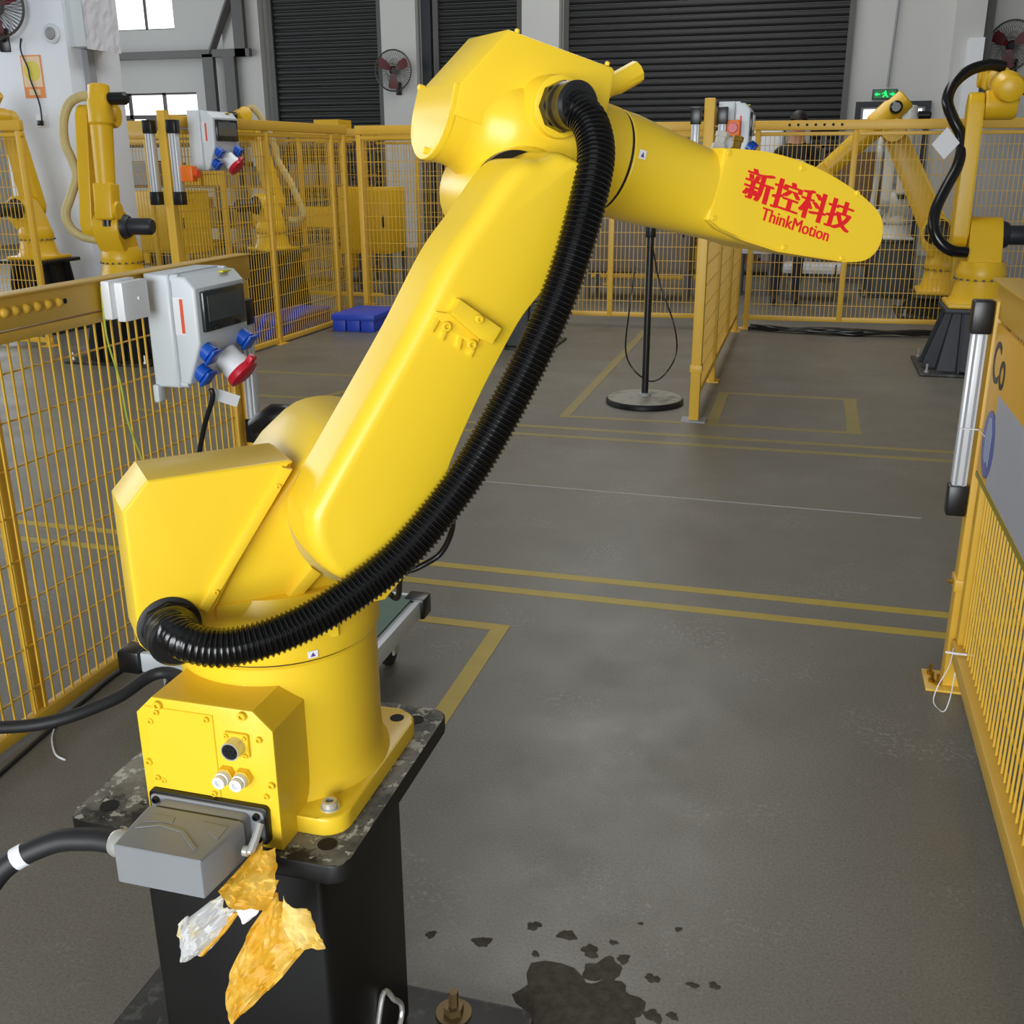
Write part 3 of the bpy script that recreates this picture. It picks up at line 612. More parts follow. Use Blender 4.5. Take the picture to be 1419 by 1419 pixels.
for P, r, ma in ((RW(235, 868, .1122), .05, RUB), ): 
    bm = new_bm(); lathe(bm, P, RN, [(.039, 0), (.039, .002), (.035, .004)], 36); finish('gasket', bm, ma, hose)

# grey heavy-duty connector plugged into the terminal box
hc = thing('cable_connector', 'grey die-cast heavy duty connector plugged into the robot base', 'connector', (-.70, .95, ZB))
bm = new_bm(); prism(bm, rrect(.086, .0275, .007, 4, -.692, .640), BY-.0005, BY-.009, lambda a, b, w: Vector((a, w, b)), .0015, 2); bh = finish('bulkhead_flange', bm, BLK, hc)
bm = new_bm(); prism(bm, rrect(.082, .0235, .006, 4, -.692, .640), BY-.009, BY-.012, lambda a, b, w: Vector((a, w, b)), .001, 2); finish('flange_face', bm, GRY, bh)
for sx in (-1, 1):
    for sz in (-1, 1): screw((-.692+sx*.073, BY-.012, .640+sz*.017), (0, -1, 0), .005, bh, BLK)
bm = new_bm(); prism(bm, rrect(.064, .0255, .008, 4, -.693, .6345), BY-.011, BY-.028, lambda a, b, w: Vector((a, w, b)), .002, 2); finish('bulkhead_shell', bm, GRY, hc)
bm = new_bm(); prism(bm, rrect(.065, .0265, .009, 4, -.694, .6335), BY-.028, BY-.031, lambda a, b, w: Vector((a, w, b))); finish('seal', bm, RUB, hc)
bm = new_bm(); r1 = rrect(.069, .0280, .006, 4, -.696, .632); r2 = rrect(.067, .0280, .005, 4, -.697, .632); r3 = rrect(.0605, .0275, .003, 4, -.699, .631); r4 = rrect(.0592, .0262, .002, 4, -.699, .631)
loft(bm, [[Vector((a, y, b)) for a, b in rr] for rr, y in ((r1, .981), (r2, .960), (r3, .9012), (r4, .900))]); hd = finish('hood', bm, GRY, hc, 40)
for q in ([(-.745, .966), (-.715, .966), (-.712, .955), (-.748, .950)], [(-.678, .968), (-.640, .966), (-.640, .940), (-.660, .952)], [(-.752, .940), (-.725, .952), (-.69, .946), (-.655, .918), (-.657, .914), (-.692, .942), (-.725, .947), (-.752, .935)]):
    bm = new_bm(); prism(bm, q, .6590, .6606, XYZ); finish('hood_rib', bm, GRY, hd, 0)
bm = new_bm(); lathe(bm, (-.757, .935, .632), (-1, 0, 0), [(.019, 0), (.019, .012)], 6); gl = finish('cable_gland', bm, CHR, hc, 20)
bm = new_bm(); lathe(bm, (-.769, .935, .632), (-1, 0, 0), [(.0175, 0), (.0175, .012), (.015, .018)], 24); finish('gland_nut', bm, CHR, gl)
bm = new_bm(); lathe(bm, (-.622, .968, .628), (1, 0, 0), [(.007, 0), (.007, .006), (.004, .007), (.004, .011)], 16); lk = finish('locking_lever', bm, CHR, hc)
bm = new_bm(); tube(bm, [Vector((-.613, .968, .628)), Vector((-.611, .980, .640)), Vector((-.611, .993, .652))], .0055, 8); lathe(bm, (-.615, .985, .618), (1, 0, 0), [(.009, 0), (.009, .005)], 16); finish('lever_arm', bm, CHR, lk)
cpts = [Vector((-.785, .935, .632)), Vector((-.82, .932, .632)), Vector((-.87, .92, .625)), Vector((-.925, .89, .595)), Vector((-.955, .86, .53)), Vector((-.965, .83, .43)), Vector((-.965, .80, .25)), Vector((-.97, .78, .08)), Vector((-1.02, .70, .016))]
finish_c = cable('power_cable', cpts, .0145, RUB, hc, 14)
pc = catmull(cpts, 10); bm = new_bm(); tube(bm, pc[25:28], .0152, 14); finish('cable_tag', bm, WHT, hc)

# ================================================================== FENCES
def yz(X): return lambda y, z, w: Vector((X+w, y, z))
class Line:
    """a straight fence line from a to b (xy); P(t,z,w) with t metres along, w sideways"""
    def __init__(s, a, b):
        s.a = Vector((a[0], a[1], 0)); s.d = Vector((b[0]-a[0], b[1]-a[1], 0)); s.L = s.d.length; s.d /= s.L; s.n = Vector((s.d.y, -s.d.x, 0))
        s.M = frame(s.a, s.d, s.n, (0, 0, 1)) if s.d.cross(s.n).z > 0 else frame(s.a, s.d, s.n, (0, 0, 1))
    def P(s, t, z, w=0): return s.a + s.d*t + s.n*w + Vector((0, 0, z))
    def box(s, name, t0, t1, w0, w1, z0, z1, ma, parent, bev=0):
        bm = new_bm(); addbox(bm, t0, t1, w0, w1, z0, z1, None, bev)
        for v in bm.verts: v.co = s.P(v.co.x, v.co.z, v.co.y)
        return finish(name, bm, ma, parent, 35 if bev else 0)
def wires_stuff(ln, parent, t0, t1, z0, z1, pitch, zs, r=.002, name='wire_mesh', ma=None):
    bm = new_bm(); t = t0+pitch/2
    while t < t1:
        addbox(bm, t-r, t+r, -r, r, z0, z1); t += pitch
    for z in zs: addbox(bm, t0, t1, r, 2.6*r, z-r, z+r)
    for v in bm.verts: v.co = ln.P(v.co.x, v.co.z, v.co.y)
    o = finish(name, bm, ma or FEN, parent, 0); o['kind'] = 'stuff'; return o
def far_fence(label, a, b, posts, ztop=1.72, zb=.1, group=None, pitch=.0375, rail=.075):
    ln = Line(a, b); t = thing('safety_fence', label, 'fence', (a[0], a[1], 0), 0, group)
    ln.box('top_rail', 0, ln.L, -.025, .025, ztop-rail, ztop, FEN, t, .004); ln.box('bottom_rail', 0, ln.L, -.015, .015, zb-.02, zb+.02, FEN, t, .003)
    ln.box('upper_rail', 0, ln.L, -.015, .015, ztop-rail-.045, ztop-rail-.015, FEN, t, .003)
    for p in posts:
        end = p in (posts[0], posts[-1])
        ln.box('post' if end else 'stile', p-.022, p+.022, -.02, .02, .0 if end else zb-.02, ztop-rail, FEN, t, .004)
        if end: ln.box('post_foot', p-.06, p+.06, -.05, .05, 0, .008, FEN, t)
    zs = [zb+.12*k for k in range(1, int((ztop-rail-zb)/.12)+1)]
    wires_stuff(ln, t, 0, ln.L, zb, ztop-rail-.02, pitch, zs, .0023)
    return t, ln

def light_curtain(label, P, z0, z1, nx, size=.032, ztop=None):
    """vertical sensor bar at P facing direction nx"""
    t = thing('light_curtain', label, 'sensor', (P[0], P[1], z0))
    h = size/2; c = .085
    bm = new_bm(); addbox(bm, P[0]-h, P[0]+h, P[1]-h, P[1]+h, z0+c, z1-c, None, .003); bar = finish('bar', bm, ALU, t)
    d = Vector(nx); s = Vector((-d.y, d.x, 0))
    bm = new_bm()
    for k in (-.5, .5):
        q = Vector(P[:2]+(0,)) + d*(h) + s*k*h
        addbox(bm, q.x-.003, q.x+.003, q.y-.003, q.y+.003, z0+c, z1-c)
        finish('groove_strip', bm, MGR, bar, 0); bm = new_bm()
    bm.free()
    for a, b in ((z0, z0+c), (z1-c, z1)):
        bm = new_bm(); addbox(bm, P[0]-h*1.35, P[0]+h*1.35, P[1]-h*1.35, P[1]+h*1.35, a, b, None, .005); finish('end_cap', bm, BLK, t)
    return t

# ---- near fence on the left
FX = -1.9; NZ = 1.14
nf = thing('safety_fence', 'low yellow mesh fence carrying the grey socket box behind the robot', 'fence', (FX, 2.2, 0))
box('top_rail', FX-.02, FX+.018, -.6, 3.34, 1.055, NZ-.006, FEN, nf, .003)
box('rail_flange', FX-.03, FX+.03, -.6, 3.34, NZ-.0055, NZ, FEN, nf, .0015)
box('bottom_rail', FX-.015, FX+.015, -.6, 3.2, .012, .045, FEN, nf, .003)
box('upper_stile', FX-.014, FX+.014, -.6, 3.17, 1.022, 1.05, FEN, nf, .003)
for y in (2.075, .8, -.57): box('post', FX-.03, FX+.012-.02, y-.022, y+.022, 0, 1.05, FEN, nf, .004)
box('post', FX-.03, FX+.03, 3.235, 3.30, 0, 1.052, FEN, nf, .004); box('stile', FX-.015, FX+.015, 3.175, 3.21, .01, 1.05, FEN, nf, .004)
bm = new_bm(); addbox(bm, -.0024, .0024, -.0024, .0024, .02, 1.045); wme = finish('wire', bm, FEN, nf, 0); wme.location = Vector((FX+.004, .345, 0)) - org(nf); W0 = wme
me = wme.data; me.transform(Matrix.Translation(org(nf)))
y = .345+.0375
while y < 3.17:
    link('wire', me, nf, Matrix.Translation((FX+.004, y, 0))); y += .0375
bm = new_bm(); addbox(bm, -.0022, .0022, -.58, 3.18, -.0022, .0022); c0 = finish('cross_wire', bm, FEN, nf, 0); cm = c0.data; cm.transform(Matrix.Translation(org(nf)))
zz = [.115+.119*k for k in range(8)]
c0.location = Vector((FX-.001, 0, zz[0])) - org(nf)
for z in zz[1:]: link('cross_wire', cm, nf, Matrix.Translation((FX-.001, 0, z)))
for k in range(6):
    y = AX(5+15.2*k, 424-2.6*k, FX+.02).y; bm = new_bm(); lathe(bm, (FX+.018, y, 1.098), (1, 0, 0), [(.013, 0), (.0125, .004), (.009, .008), (.004, .0105), (.001, .011)], 20); finish('rail_bolt', bm, FEN, nf)
bm = new_bm(); lathe(bm, (FX+.0182, AX(90, 411, FX+.02).y, 1.098), (1, 0, 0), [(.007, 0), (.007, .001)], 14); finish('rail_hole', bm, HOLE, nf)
light_curtain('silver light curtain bar with black ends on the post beside the grey socket box', (FX+.060, 3.205), .50, 1.0, (0, -1, 0), .036)

# ---- near fence on the right
GX = .5
rf = thing('safety_fence', 'low yellow mesh fence with sign board opposite the robot arm', 'fence', (GX, 2.9, 0))
post = box('post', GX-.028, GX+.032, 2.905, 2.965, 0, 1.10, FEN, rf, .004)
box('post_foot', GX-.075, GX+.05, 2.87, 3.0, 0, .008, FEN, rf, .002)
for dx, dy in ((-.055, .04), (-.055, -.01), (-.04, -.022)):
    bm = new_bm(); lathe(bm, (GX+dx, 2.93+dy, .008), (0, 0, 1), [(.010, 0), (.010, .008), (.005, .008), (.005, .03)], 6); finish('anchor_bolt', bm, BRS, rf, 30)
box('clamp_band', GX-.033, GX+.037, 2.90, 2.97, .30, .335, FEN, post, .002)
bm = new_bm(); lathe(bm, (GX-.034, 2.935, .318), (-1, 0, 0), [(.008, 0), (.008, .007), (.004, .0071), (.004, .016)], 6); finish('clamp_bolt', bm, BRS, post, 30)
box('stile', GX-.012, GX+.022, 2.855, 2.895, .15, 1.06, FEN, rf, .003)
box('top_rail', GX-.02, GX+.02, -.6, 2.97, 1.055, 1.145, FEN, rf, .003); box('rail_flange', GX-.035, GX+.035, -.6, 2.985, 1.1455, 1.151, FEN, rf, .001)
box('bottom_rail', GX-.022, GX+.02, -.6, 2.89, .115, .16, FEN, rf, .004); box('post', GX-.02, GX+.02, -.6, -.56, 0, 1.05, FEN, rf, .004); box('post', GX+.021, GX+.06, 1.2, 1.24, 0, 1.05, FEN, rf, .004)
bm = new_bm(); addbox(bm, -.0024, .0024, -.0024, .0024, .155, 1.06); w1 = finish('wire', bm, FEN, rf, 0); me = w1.data; me.transform(Matrix.Translation(org(rf))); w1.location = Vector((GX+.004, .25, 0)) - org(rf)
y = .25+.0375
while y < 2.85: link('wire', me, rf, Matrix.Translation((GX+.004, y, 0))); y += .0375
bm = new_bm(); addbox(bm, -.0022, .0022, -.56, 2.86, -.0022, .0022); c1 = finish('cross_wire', bm, FEN, rf, 0); cm = c1.data; cm.transform(Matrix.Translation(org(rf))); c1.location = Vector((GX+.009, 0, .26)) - org(rf)
for k in range(1, 7): link('cross_wire', cm, rf, Matrix.Translation((GX+.009, 0, .26+.119*k)))
light_curtain('silver light curtain bar with black ends on the post next to the sign board', (GX-.056, 2.925), .52, 1.10, (0, -1, 0), .038)
sb = thing('sign_board', 'yellow warning board with black letters and blue round sign on fence', 'sign', (GX, 2.5, .65))
box('board', GX-.026, GX-.0205, 1.9, 2.86, .665, 1.05, mat('board_yellow', srgb(232, 176, 48), .45), sb)
box('board_edge', GX-.028, GX-.0205, 1.9, 2.86, .652, .664, mat('olive_edge', srgb(150, 140, 40), .5), sb)
box('sheet', GX-.0275, GX-.0262, 1.9, 2.70, .67, .90, mat('grey_sheet', srgb(176, 178, 186), .5), sb)
bm = new_bm(); lathe(bm, (GX-.0263, 2.745, .765), (-1, 0, 0), [(.085, 0), (.085, .002)], 40); bs = finish('round_sign', bm, mat('sign_blue', srgb(44, 62, 150), .3), sb)
bm = new_bm(); prism(bm, [(2.745+a*.055, .775+b*.06) for a, b in ((-.7, -1), (-.3, -.85), (.1, -1), (.6, -.8), (.75, .1), (.4, .9), (-.2, 1), (-.7, .5))], GX-.0285, GX-.0295, lambda a, b, w: Vector((w, a, b))); finish('round_sign_symbol', bm, mat('pale_blue', srgb(150, 162, 200), .35), bs, 0)
text_mesh('board_letters', 'Co', .145, BIK, frame((GX-.0268, 2.845, .915), (0, -1, 0), (0, 0, 1), (-1, 0, 0)), sb, .001)
def tie(name, label, pts, r=.0016):
    return tag(cable(name, pts, r, WHT, None, 6, 8), label, 'cable tie')
tie('cable_tie', 'white cable tie around the light curtain near the blue sign', [(GX-.074, 2.900, .765), (GX-.03, 2.899, .765), (GX-.028, 2.87, .768), (GX-.0285, 2.80, .772)])
tie('cable_tie', 'white cable tie looped at the foot of the right fence post', [(GX-.026, 2.82, .165), (GX-.030, 2.82, .11), (GX-.05, 2.83, .04), (GX-.06, 2.80, .004), (GX-.04, 2.75, .004), (GX-.03, 2.74, .05), (GX-.026, 2.74, .13)])
tie('cable_tie', 'white cable tie wrapped on the bottom rail of the right fence', [(GX-.05, 2.79, .165), (GX-.024, 2.785, .166), (GX+.0, 2.785, .166), (GX+.02, 2.78, .168)], .003)

# ---- far fences
tA, lnA = far_fence('tall yellow mesh fence with a socket box by the blue pallet', (-4.2, 6.48), (-4.12, 9.20), (1.3, 2.42, 2.66), 1.735, .03)
lnA.box('end_post', -.03, .03, -.03, .03, 0, 1.76, FEN, tA, .004)
tB, lnB = far_fence('tall yellow mesh fence crossing behind the grey pole stand', (-4.07, 9.33), (-.60, 9.51), (.03, 1.2, 2.37, 3.45), 1.735)
tC, lnC = far_fence('tall yellow mesh fence in front of the person and the white robot', (-.52, 9.52), (3.4, 9.73), (.03, .82, 1.72, 2.7, 3.85), 1.735)
for k in range(7):
    bm = new_bm(); lathe(bm, lnC.P(.28+.07*k, 1.70, .026), lnC.n, [(.011, 0), (.011, .001)], 10); finish('rail_hole', bm, HOLE, tC)
tD, lnD = far_fence('narrow yellow mesh fence seen end-on beside the black pole stand', (-.565, 5.97), (-.572, 9.40), (1.15, 2.3, 3.38), 1.70, .14)
lnD.box('end_post', -.03, .03, -.028, .028, 0, 1.745, FEN, tD, .004); lnD.box('post_foot', -.07, .05, -.07, .07, 0, .008, MGR, tD)
lnD.box('clamp_band', -.035, .035, -.034, .034, .285, .325, FEN, tD, .002)
lnD.box('stile', .06, .10, -.015, .015, .14, 1.62, FEN, tD, .003)
tE, lnE = far_fence('yellow mesh fence behind the left robot with grey cabinets beyond', (-7.3, 10.25), (-4.25, 10.25), (.42, 1.3, 2.2, 2.9), 1.735)
tF, lnF = far_fence('yellow mesh fence in front of the white pillar', (-8.6, 7.22), (-5.93, 7.22), (1.3, 2.64), 1.745, .05)
tG, lnG = far_fence('mesh fence far behind the tilted robot in the left cell', (-5.9, 12.6), (-1.2, 12.6), (.05, 1.2, 2.4, 3.6), 1.735)
light_curtain('white light curtain bar on the window side of the tall left post', (-4.285, 6.44), 1.16, 1.70, (0, -1, 0), .05)
light_curtain('white light curtain bar on the socket box side of the tall left post', (-4.12, 6.46), 1.16, 1.70, (0, -1, 0), .05)
light_curtain('light curtain bar left of the orange post top behind the forearm', (-.635, 5.95), 1.15, 1.70, (0, -1, 0), .04)
light_curtain('light curtain bar beside the red stop button behind the forearm', (-.495, 5.95), 1.15, 1.70, (0, -1, 0), .04)

# ================================================================== SOCKET BOXES
def socket_box(label, M, S=1.0, lid=True):
    """local: back at x=0, front +x, width along y (0..W), z up from 0"""
    t = thing('socket_box', label, 'electrical box', M.translation)
    def fin(name, bm, ma, parent=None, sm=35):
        bmesh.ops.transform(bm, matrix=M, verts=bm.verts[:]); return finish(name, bm, ma, parent or t, sm)
    W, H, D = .30*S, .335*S, .165*S
    bm = new_bm(); prism(bm, [(0, 0), (.085*S, 0), (.085*S, H), (0, H)], 0, W, lambda a, b, w: Vector((a, w, b)), .012*S, 3, True); fin('back_shell', bm, LGR)
    pr = [(.086*S, .012*S), (.118*S, .012*S), (D, .135*S), (D, .295*S), (.135*S, H-.008*S), (.086*S, H-.004*S)]
    bm = new_bm(); prism(bm, pr, .006*S, W-.006*S, lambda a, b, w: Vector((a, w, b)), .009*S, 3, True); fr = fin('front_shell', bm, LGR)
    bm = new_bm(); addbox(bm, D-.002, D+.012*S, .03*S, W-.03*S, .165*S, .285*S, None, .005*S); wi = fin('breaker_window', bm, WIN)
    bm = new_bm(); addbox(bm, D+.012*S, D+.014*S, .05*S, W-.05*S, .195*S, .27*S, None, 0); fin('window_pane', bm, mat('smoked_pane', srgb(82, 88, 92), .12, var=.25, scale=30), wi)
    for k in (.3, .7):
        bm = new_bm(); addbox(bm, D+.010*S, D+.017*S, W*k-.012*S, W*k+.012*S, .168*S, .178*S); fin('window_latch', bm, BLK, wi)
    bm = new_bm(); prism(bm, [(.04*S, .16*S), (.075*S, .16*S), (.075*S, .27*S), (.04*S, .27*S)], .0055*S, .005*S, lambda a, b, w: Vector((a+.05*S, w, b)), 0); lb = fin('warning_label', bm, PAP, fr, 0)
    bm = new_bm(); prism(bm, [(.062*S, .165*S), (.073*S, .165*S), (.073*S, .265*S), (.062*S, .265*S)], .0048*S, .0044*S, lambda a, b, w: Vector((a+.05*S, w, b)), 0); fin('label_stripe', bm, mat('label_red', srgb(226, 88, 60), .5), lb, 0)
    bm = new_bm(); addbox(bm, .118*S, .150*S, W*.66, W*.82, H-.012*S, H-.0075*S, Matrix.Rotation(0, 4, 'Y')); fin('yellow_sticker', bm, mat('sticker_yellow', srgb(226, 214, 40), .5), fr, 0)
    sl = Vector((.8, 0, -.35)).normalized(); sn = Vector((.935, 0, -.355))
    def sock(y, z, ma, r, L, name):
        x = .118*S+(D-.118*S)*(z-.012*S)/(.123*S); p = Vector((x-.004, y, z)); nrm = Vector((.79, 0, -.62)) if name == 'socket' else Vector((.72, 0, -.69))
        bm = new_bm(); lathe(bm, p, nrm, [(r, 0), (r, L*.6), (r*1.08, L*.6), (r*1.08, L), (r*.9, L*1.05)], 20); return fin(name, bm, ma), p, nrm
    for y, z in ((.045*S, .115*S), (.045*S, .05*S), (W-.045*S, .125*S)):
        o, p, nrm = sock(y, z, BLU, .026*S, .03*S, 'socket')
        bm = new_bm(); c = p+nrm*.033*S; addbox(bm, -.027*S, .027*S, -.027*S, .027*S, 0, .010*S, frame(c, Vector((.62, 0, .79)), (0, 1, 0), nrm), .004*S); fin('socket_lid', bm, BLU, o)
    o, p, nrm = sock(W*.60, .075*S, WHT, .042*S, .07*S, 'power_socket')
    bm = new_bm(); lathe(bm, p+nrm*.068*S, nrm, [(.05*S, 0), (.052*S, .006*S), (.052*S, .022*S), (.03*S, .03*S)], 24); fin('power_socket_cap', bm, RED, o)
    bm = new_bm(); c = p+nrm*.07*S + Vector((.62, 0, .79))*.05*S; addbox(bm, -.02*S, .018*S, -.016*S, .016*S, 0, .02*S, frame(c, Vector((.62, 0, .79)), (0, 1, 0), nrm), .003*S); fin('cap_hinge', bm, RED, o)
    for y in (.02*S, W-.02*S):
        for z in (.012*S, H-.012*S):
            bm = new_bm(); lathe(bm, (.086*S, y, z), (1, 0, 0), [(.012*S, 0), (.012*S, .024*S)], 14); fin('cover_screw', bm, LGR)
    bm = new_bm(); addbox(bm, .0, .02*S, -.012*S, .03*S, -.045*S, .01, None, .006*S); fin('mounting_lug', bm, LGR)
    return t
SBM = Matrix.Translation((FX+.0305, 2.690, .800))
sbx = socket_box('grey socket box with blue and red outlets on the low fence', SBM, 1.0)
jb = thing('junction_box', 'small white junction box beside the grey socket box on the fence rail', 'electrical box', (FX+.03, 2.55, 1.03))
box('case', FX+.031, FX+.058, 2.495, 2.615, 1.030, 1.135, WHT, jb, .004); box('lid', FX+.0585, FX+.085, 2.515, 2.635, 1.022, 1.130, WHT, jb, .004)
screw((FX+.085, 2.585, 1.08), (1, 0, 0), .005, jb, WHT)
tag(cable('earth_wire', [(FX+.03, 2.50, 1.12), (FX+.028, 2.50, .98), (FX+.03, 2.53, .85), (FX+.03, 2.545, .72), (FX+.03, 2.60, .55), (FX+.03, 2.62, .30), (FX+.03, 2.63, .05)], .0028, mat('yellow_green', srgb(176, 196, 70), .5)), 'thin yellow-green earth wire hanging from the white junction box', 'wire')
tag(cable('plug_cable', [(FX+.20, 2.725, .797), (FX+.20, 2.728, .765), (FX+.15, 2.74, .66), (FX+.10, 2.76, .5), (FX+.08, 2.77, .2), (FX+.06, 2.80, .012), (FX+.08, 2.95, .01)], .008, BLK), 'black cable hanging from the lower blue outlet of the socket box', 'cable')
bm = new_bm(); addbox(bm, -.0006, .0006, 0, .085, -.018, .018, Matrix.Translation((FX+.19, 2.755, .775)) @ Matrix.Rotation(R_(-35), 4, 'Z') @ Matrix.Rotation(R_(-25), 4, 'X')); tg = finish('cable_label', bm, WHT, None, 0); tag(tg, 'white paper tag hanging under the blue outlets', 'tag')
socket_box('grey socket box mounted high on the tall fence beside the tall left post', Matrix.Translation((-4.15, 6.68, 1.375)), 1.17)
socket_box('grey socket box behind the forearm with a red stop button', Matrix.Translation((-.53, 6.08, 1.39)), 1.02)
eb = thing('stop_button_box', 'orange control box with red button beside the forearm-side socket box', 'button', (-.44, 5.98, 1.58))
box('case', -.475, -.405, 5.955, 6.01, 1.555, 1.635, ORNG, eb, .004); bm = new_bm(); lathe(bm, (-.44, 5.955, 1.595), (0, -1, 0), [(.018, 0), (.018, .012), (.026, .014), (.024, .026)], 20); finish('push_button', bm, RED, eb)
eo = thing('stop_button_box', 'orange control box on the tall left post below its socket box', 'button', (-4.12, 6.48, 1.30)); 
box('case', -4.11, -4.01, 6.46, 6.53, 1.31, 1.41, ORNG, eo, .006); bm = new_bm(); lathe(bm, (-4.01, 6.495, 1.36), (1, 0, 0), [(.02, 0), (.02, .012), (.03, .014), (.028, .03)], 20); finish('push_button', bm, mat('orange_red', srgb(226, 80, 30), .4), eo)

# ================================================================== FLOOR MARKINGS
def tape(label, pts, ma=None, z=.0012):
    bm = new_bm(); prism(bm, [(p.x, p.y) for p in pts], .0002, z, XYZ); o = finish('floor_tape', bm, ma or TAP, None, 0, (sum(p.x for p in pts)/len(pts), sum(p.y for p in pts)/len(pts), 0)); return tag(o, label, 'floor tape')
def strip_xy(label, a, b, wdt, ma=None, z=.0012):
    a, b = Vector((a[0], a[1], 0)), Vector((b[0], b[1], 0)); d = (b-a).normalized(); n = Vector((-d.y, d.x, 0))*wdt/2; return tape(label, [a-n, b-n, b+n, a+n], ma, z)
strip_xy('long yellow floor line crossing behind the low fence, nearer the robot', (-5.5, 3.27), (3.2, 3.27), .047)
strip_xy('long yellow floor line crossing behind the low fence, farther of the close pair', (-5.5, 3.44), (3.2, 3.44), .047)
strip_xy('faded yellow floor line below the pole stand, nearer of its pair', (-3.9, 5.40), (3.2, 5.43), .05, TP2)
strip_xy('faded yellow floor line below the pole stand, farther of its pair', (-3.9, 5.59), (3.2, 5.60), .05, TP2)
strip_xy('thin chalky white joint line across the grey floor', (-3.0, 4.53), (.55, 4.46), .010, CHK)
strip_xy('yellow corner mark beside the pedestal, leg along the depth', (-.868, 1.5), (-.868, 2.985), .055, TAP, .0016)
strip_xy('yellow corner mark beside the pedestal, leg behind the trolley', (-1.9, 2.962), (-.842, 2.962), .046, TAP, .0014)
strip_xy('yellow bay mark left of the pole stand running away', (-1.315, 5.86), (-1.335, 9.2), .06, TP2, .0016)
strip_xy('yellow bay mark in front of the pole stand', (-1.34, 5.87), (-.62, 5.89), .045, TP2, .0014)
strip_xy('yellow rectangle on the floor, edge toward the double line', (-.48, 5.89), (.35, 5.885), .045, TP2, .0014)
strip_xy('yellow rectangle on the floor, edge toward the cable bundle', (-.48, 6.76), (.37, 6.76), .045, TP2, .0014)
strip_xy('yellow rectangle on the floor, side next to the end-on fence', (-.455, 5.87), (-.455, 6.78), .065, TP2, .0016)
strip_xy('yellow rectangle on the floor, wide side away from the end-on fence', (.325, 5.87), (.325, 6.78), .075, TP2, .0016)
strip_xy('faded tape behind the low fence, edge farther from the robot', (-3.9, 6.66), (-2.9, 6.68), .045, TP2, .0014)
strip_xy('faded tape behind the low fence, edge nearer the robot', (-3.9, 5.92), (-2.95, 5.95), .045, TP2, .0014)
strip_xy('faded tape behind the low fence, side by the upper arm', (-2.95, 5.93), (-2.72, 6.68), .06, TP2, .0016)
# water stains near the pedestal foot
def blob(c, r, label, sx=1.0, seed=0, ma=None, group=None):
    rnd = random.Random(seed); n = 30; ph = [rnd.random()*6.28 for _ in range(5)]; pts = []
    for i in range(n):
        a = 2*PI*i/n; k = 1+.16*math.sin(2*a+ph[0])+.13*math.sin(3*a+ph[1])+.11*math.sin(5*a+ph[2])+.07*math.sin(8*a+ph[3]); pts.append((c[0]+r*k*sx*math.cos(a), c[1]+r*k*math.sin(a)))
    bm = new_bm(); prism(bm, pts, .0001, .0002+.00003*(seed % 17), XYZ); o = finish('water_stain', bm, ma or WET, None, 0, (c[0], c[1], 0)); return tag(o, label, 'stain', group)
for i, (x, y, r) in enumerate(((597, 1295, 11), (668, 1305, 17), (740, 1283, 14), (786, 1296, 17), (850, 1306, 8), (818, 1318, 18), (864, 1329, 13), (904, 1356, 13), (962, 1366, 8), (990, 1366, 10), (742, 1322, 8), (905, 1408, 16), (932, 1408, 10), (957, 1364, 7), (888, 1280, 5), (940, 1288, 7))):
    p = G(x, y); blob(p, r/1120, 'small dark splash of water on the concrete near the pedestal', 1.1, i, None, 'water splashes near the pedestal')
p = G(790, 1395); blob(p, .085, 'large dark water puddle on the concrete beside the pedestal foot', 1.25, 50)
p = G(840, 1385); blob(p, .05, 'medium dark water patch joined to the large puddle', 1.2, 51)
p = G(836, 1345); blob(p, .033, 'dark water patch above the large puddle', 1.0, 57)

# ================================================================== LOOSE THINGS ROUND THE ROBOT
# crumpled masking paper hanging on the connector
mp = thing('masking_paper', 'crumpled yellow and white masking paper hanging from the connector latch', 'paper', (-.60, .96, .6))
from mathutils import noise as mnoise
def crumple(name, pxs, y0, y1, ma, seed, amp=.006):
    """sheet between two edges (given as picture directions) at depth y0..y1, softly creased"""
    L, Rr = pxs; L, Rr = lerp_rows(L, 22), lerp_rows(Rr, 22); n = len(L); bm = new_bm(); rows = []; K = 14
    for j in range(n):
        yy = y0+(y1-y0)*j/(n-1); row = []
        for k in range(K+1):
            q = k/K; x = L[j][0]+(Rr[j][0]-L[j][0])*q; y = L[j][1]+(Rr[j][1]-L[j][1])*q; P = AY(x, y, yy)
            sd = Vector((seed*3.1, seed*1.7, seed*2.3)); f1 = mnoise.noise(P*28+sd); f2 = abs(mnoise.noise(P*60+sd*2)); f3 = abs(mnoise.noise(P*120-sd))
            row.append(bm.verts.new(P + Vector((0, amp*(1.2*f1-1.6*f2-.7*f3) - amp*1.2*math.sin(q*PI), 0))))
        rows.append(row)
    for a, b in zip(rows, rows[1:]):
        for k in range(K):
            if (k*7+seed) % 3: bm.faces.new((a[k], a[k+1], b[k+1])); bm.faces.new((a[k], b[k+1], b[k]))
            else: bm.faces.new((a[k], a[k+1], b[k])); bm.faces.new((a[k+1], b[k+1], b[k]))
    ext = bmesh.ops.extrude_face_region(bm, geom=bm.faces[:]); vs = [v for v in ext['geom'] if isinstance(v, bmesh.types.BMVert)]
    bmesh.ops.translate(bm, verts=vs, vec=(0, .0008, .0003))
    return finish(name, bm, ma, mp, 22)
def lerp_rows(L, n):
    L = [Vector((a, b, 0)) for a, b in L]; T = []; 
    for i in range(n):
        t = i/(n-1)*(len(L)-1); k = min(int(t), len(L)-2); p = L[k].lerp(L[k+1], t-k); T.append((p.x, p.y))
    return T
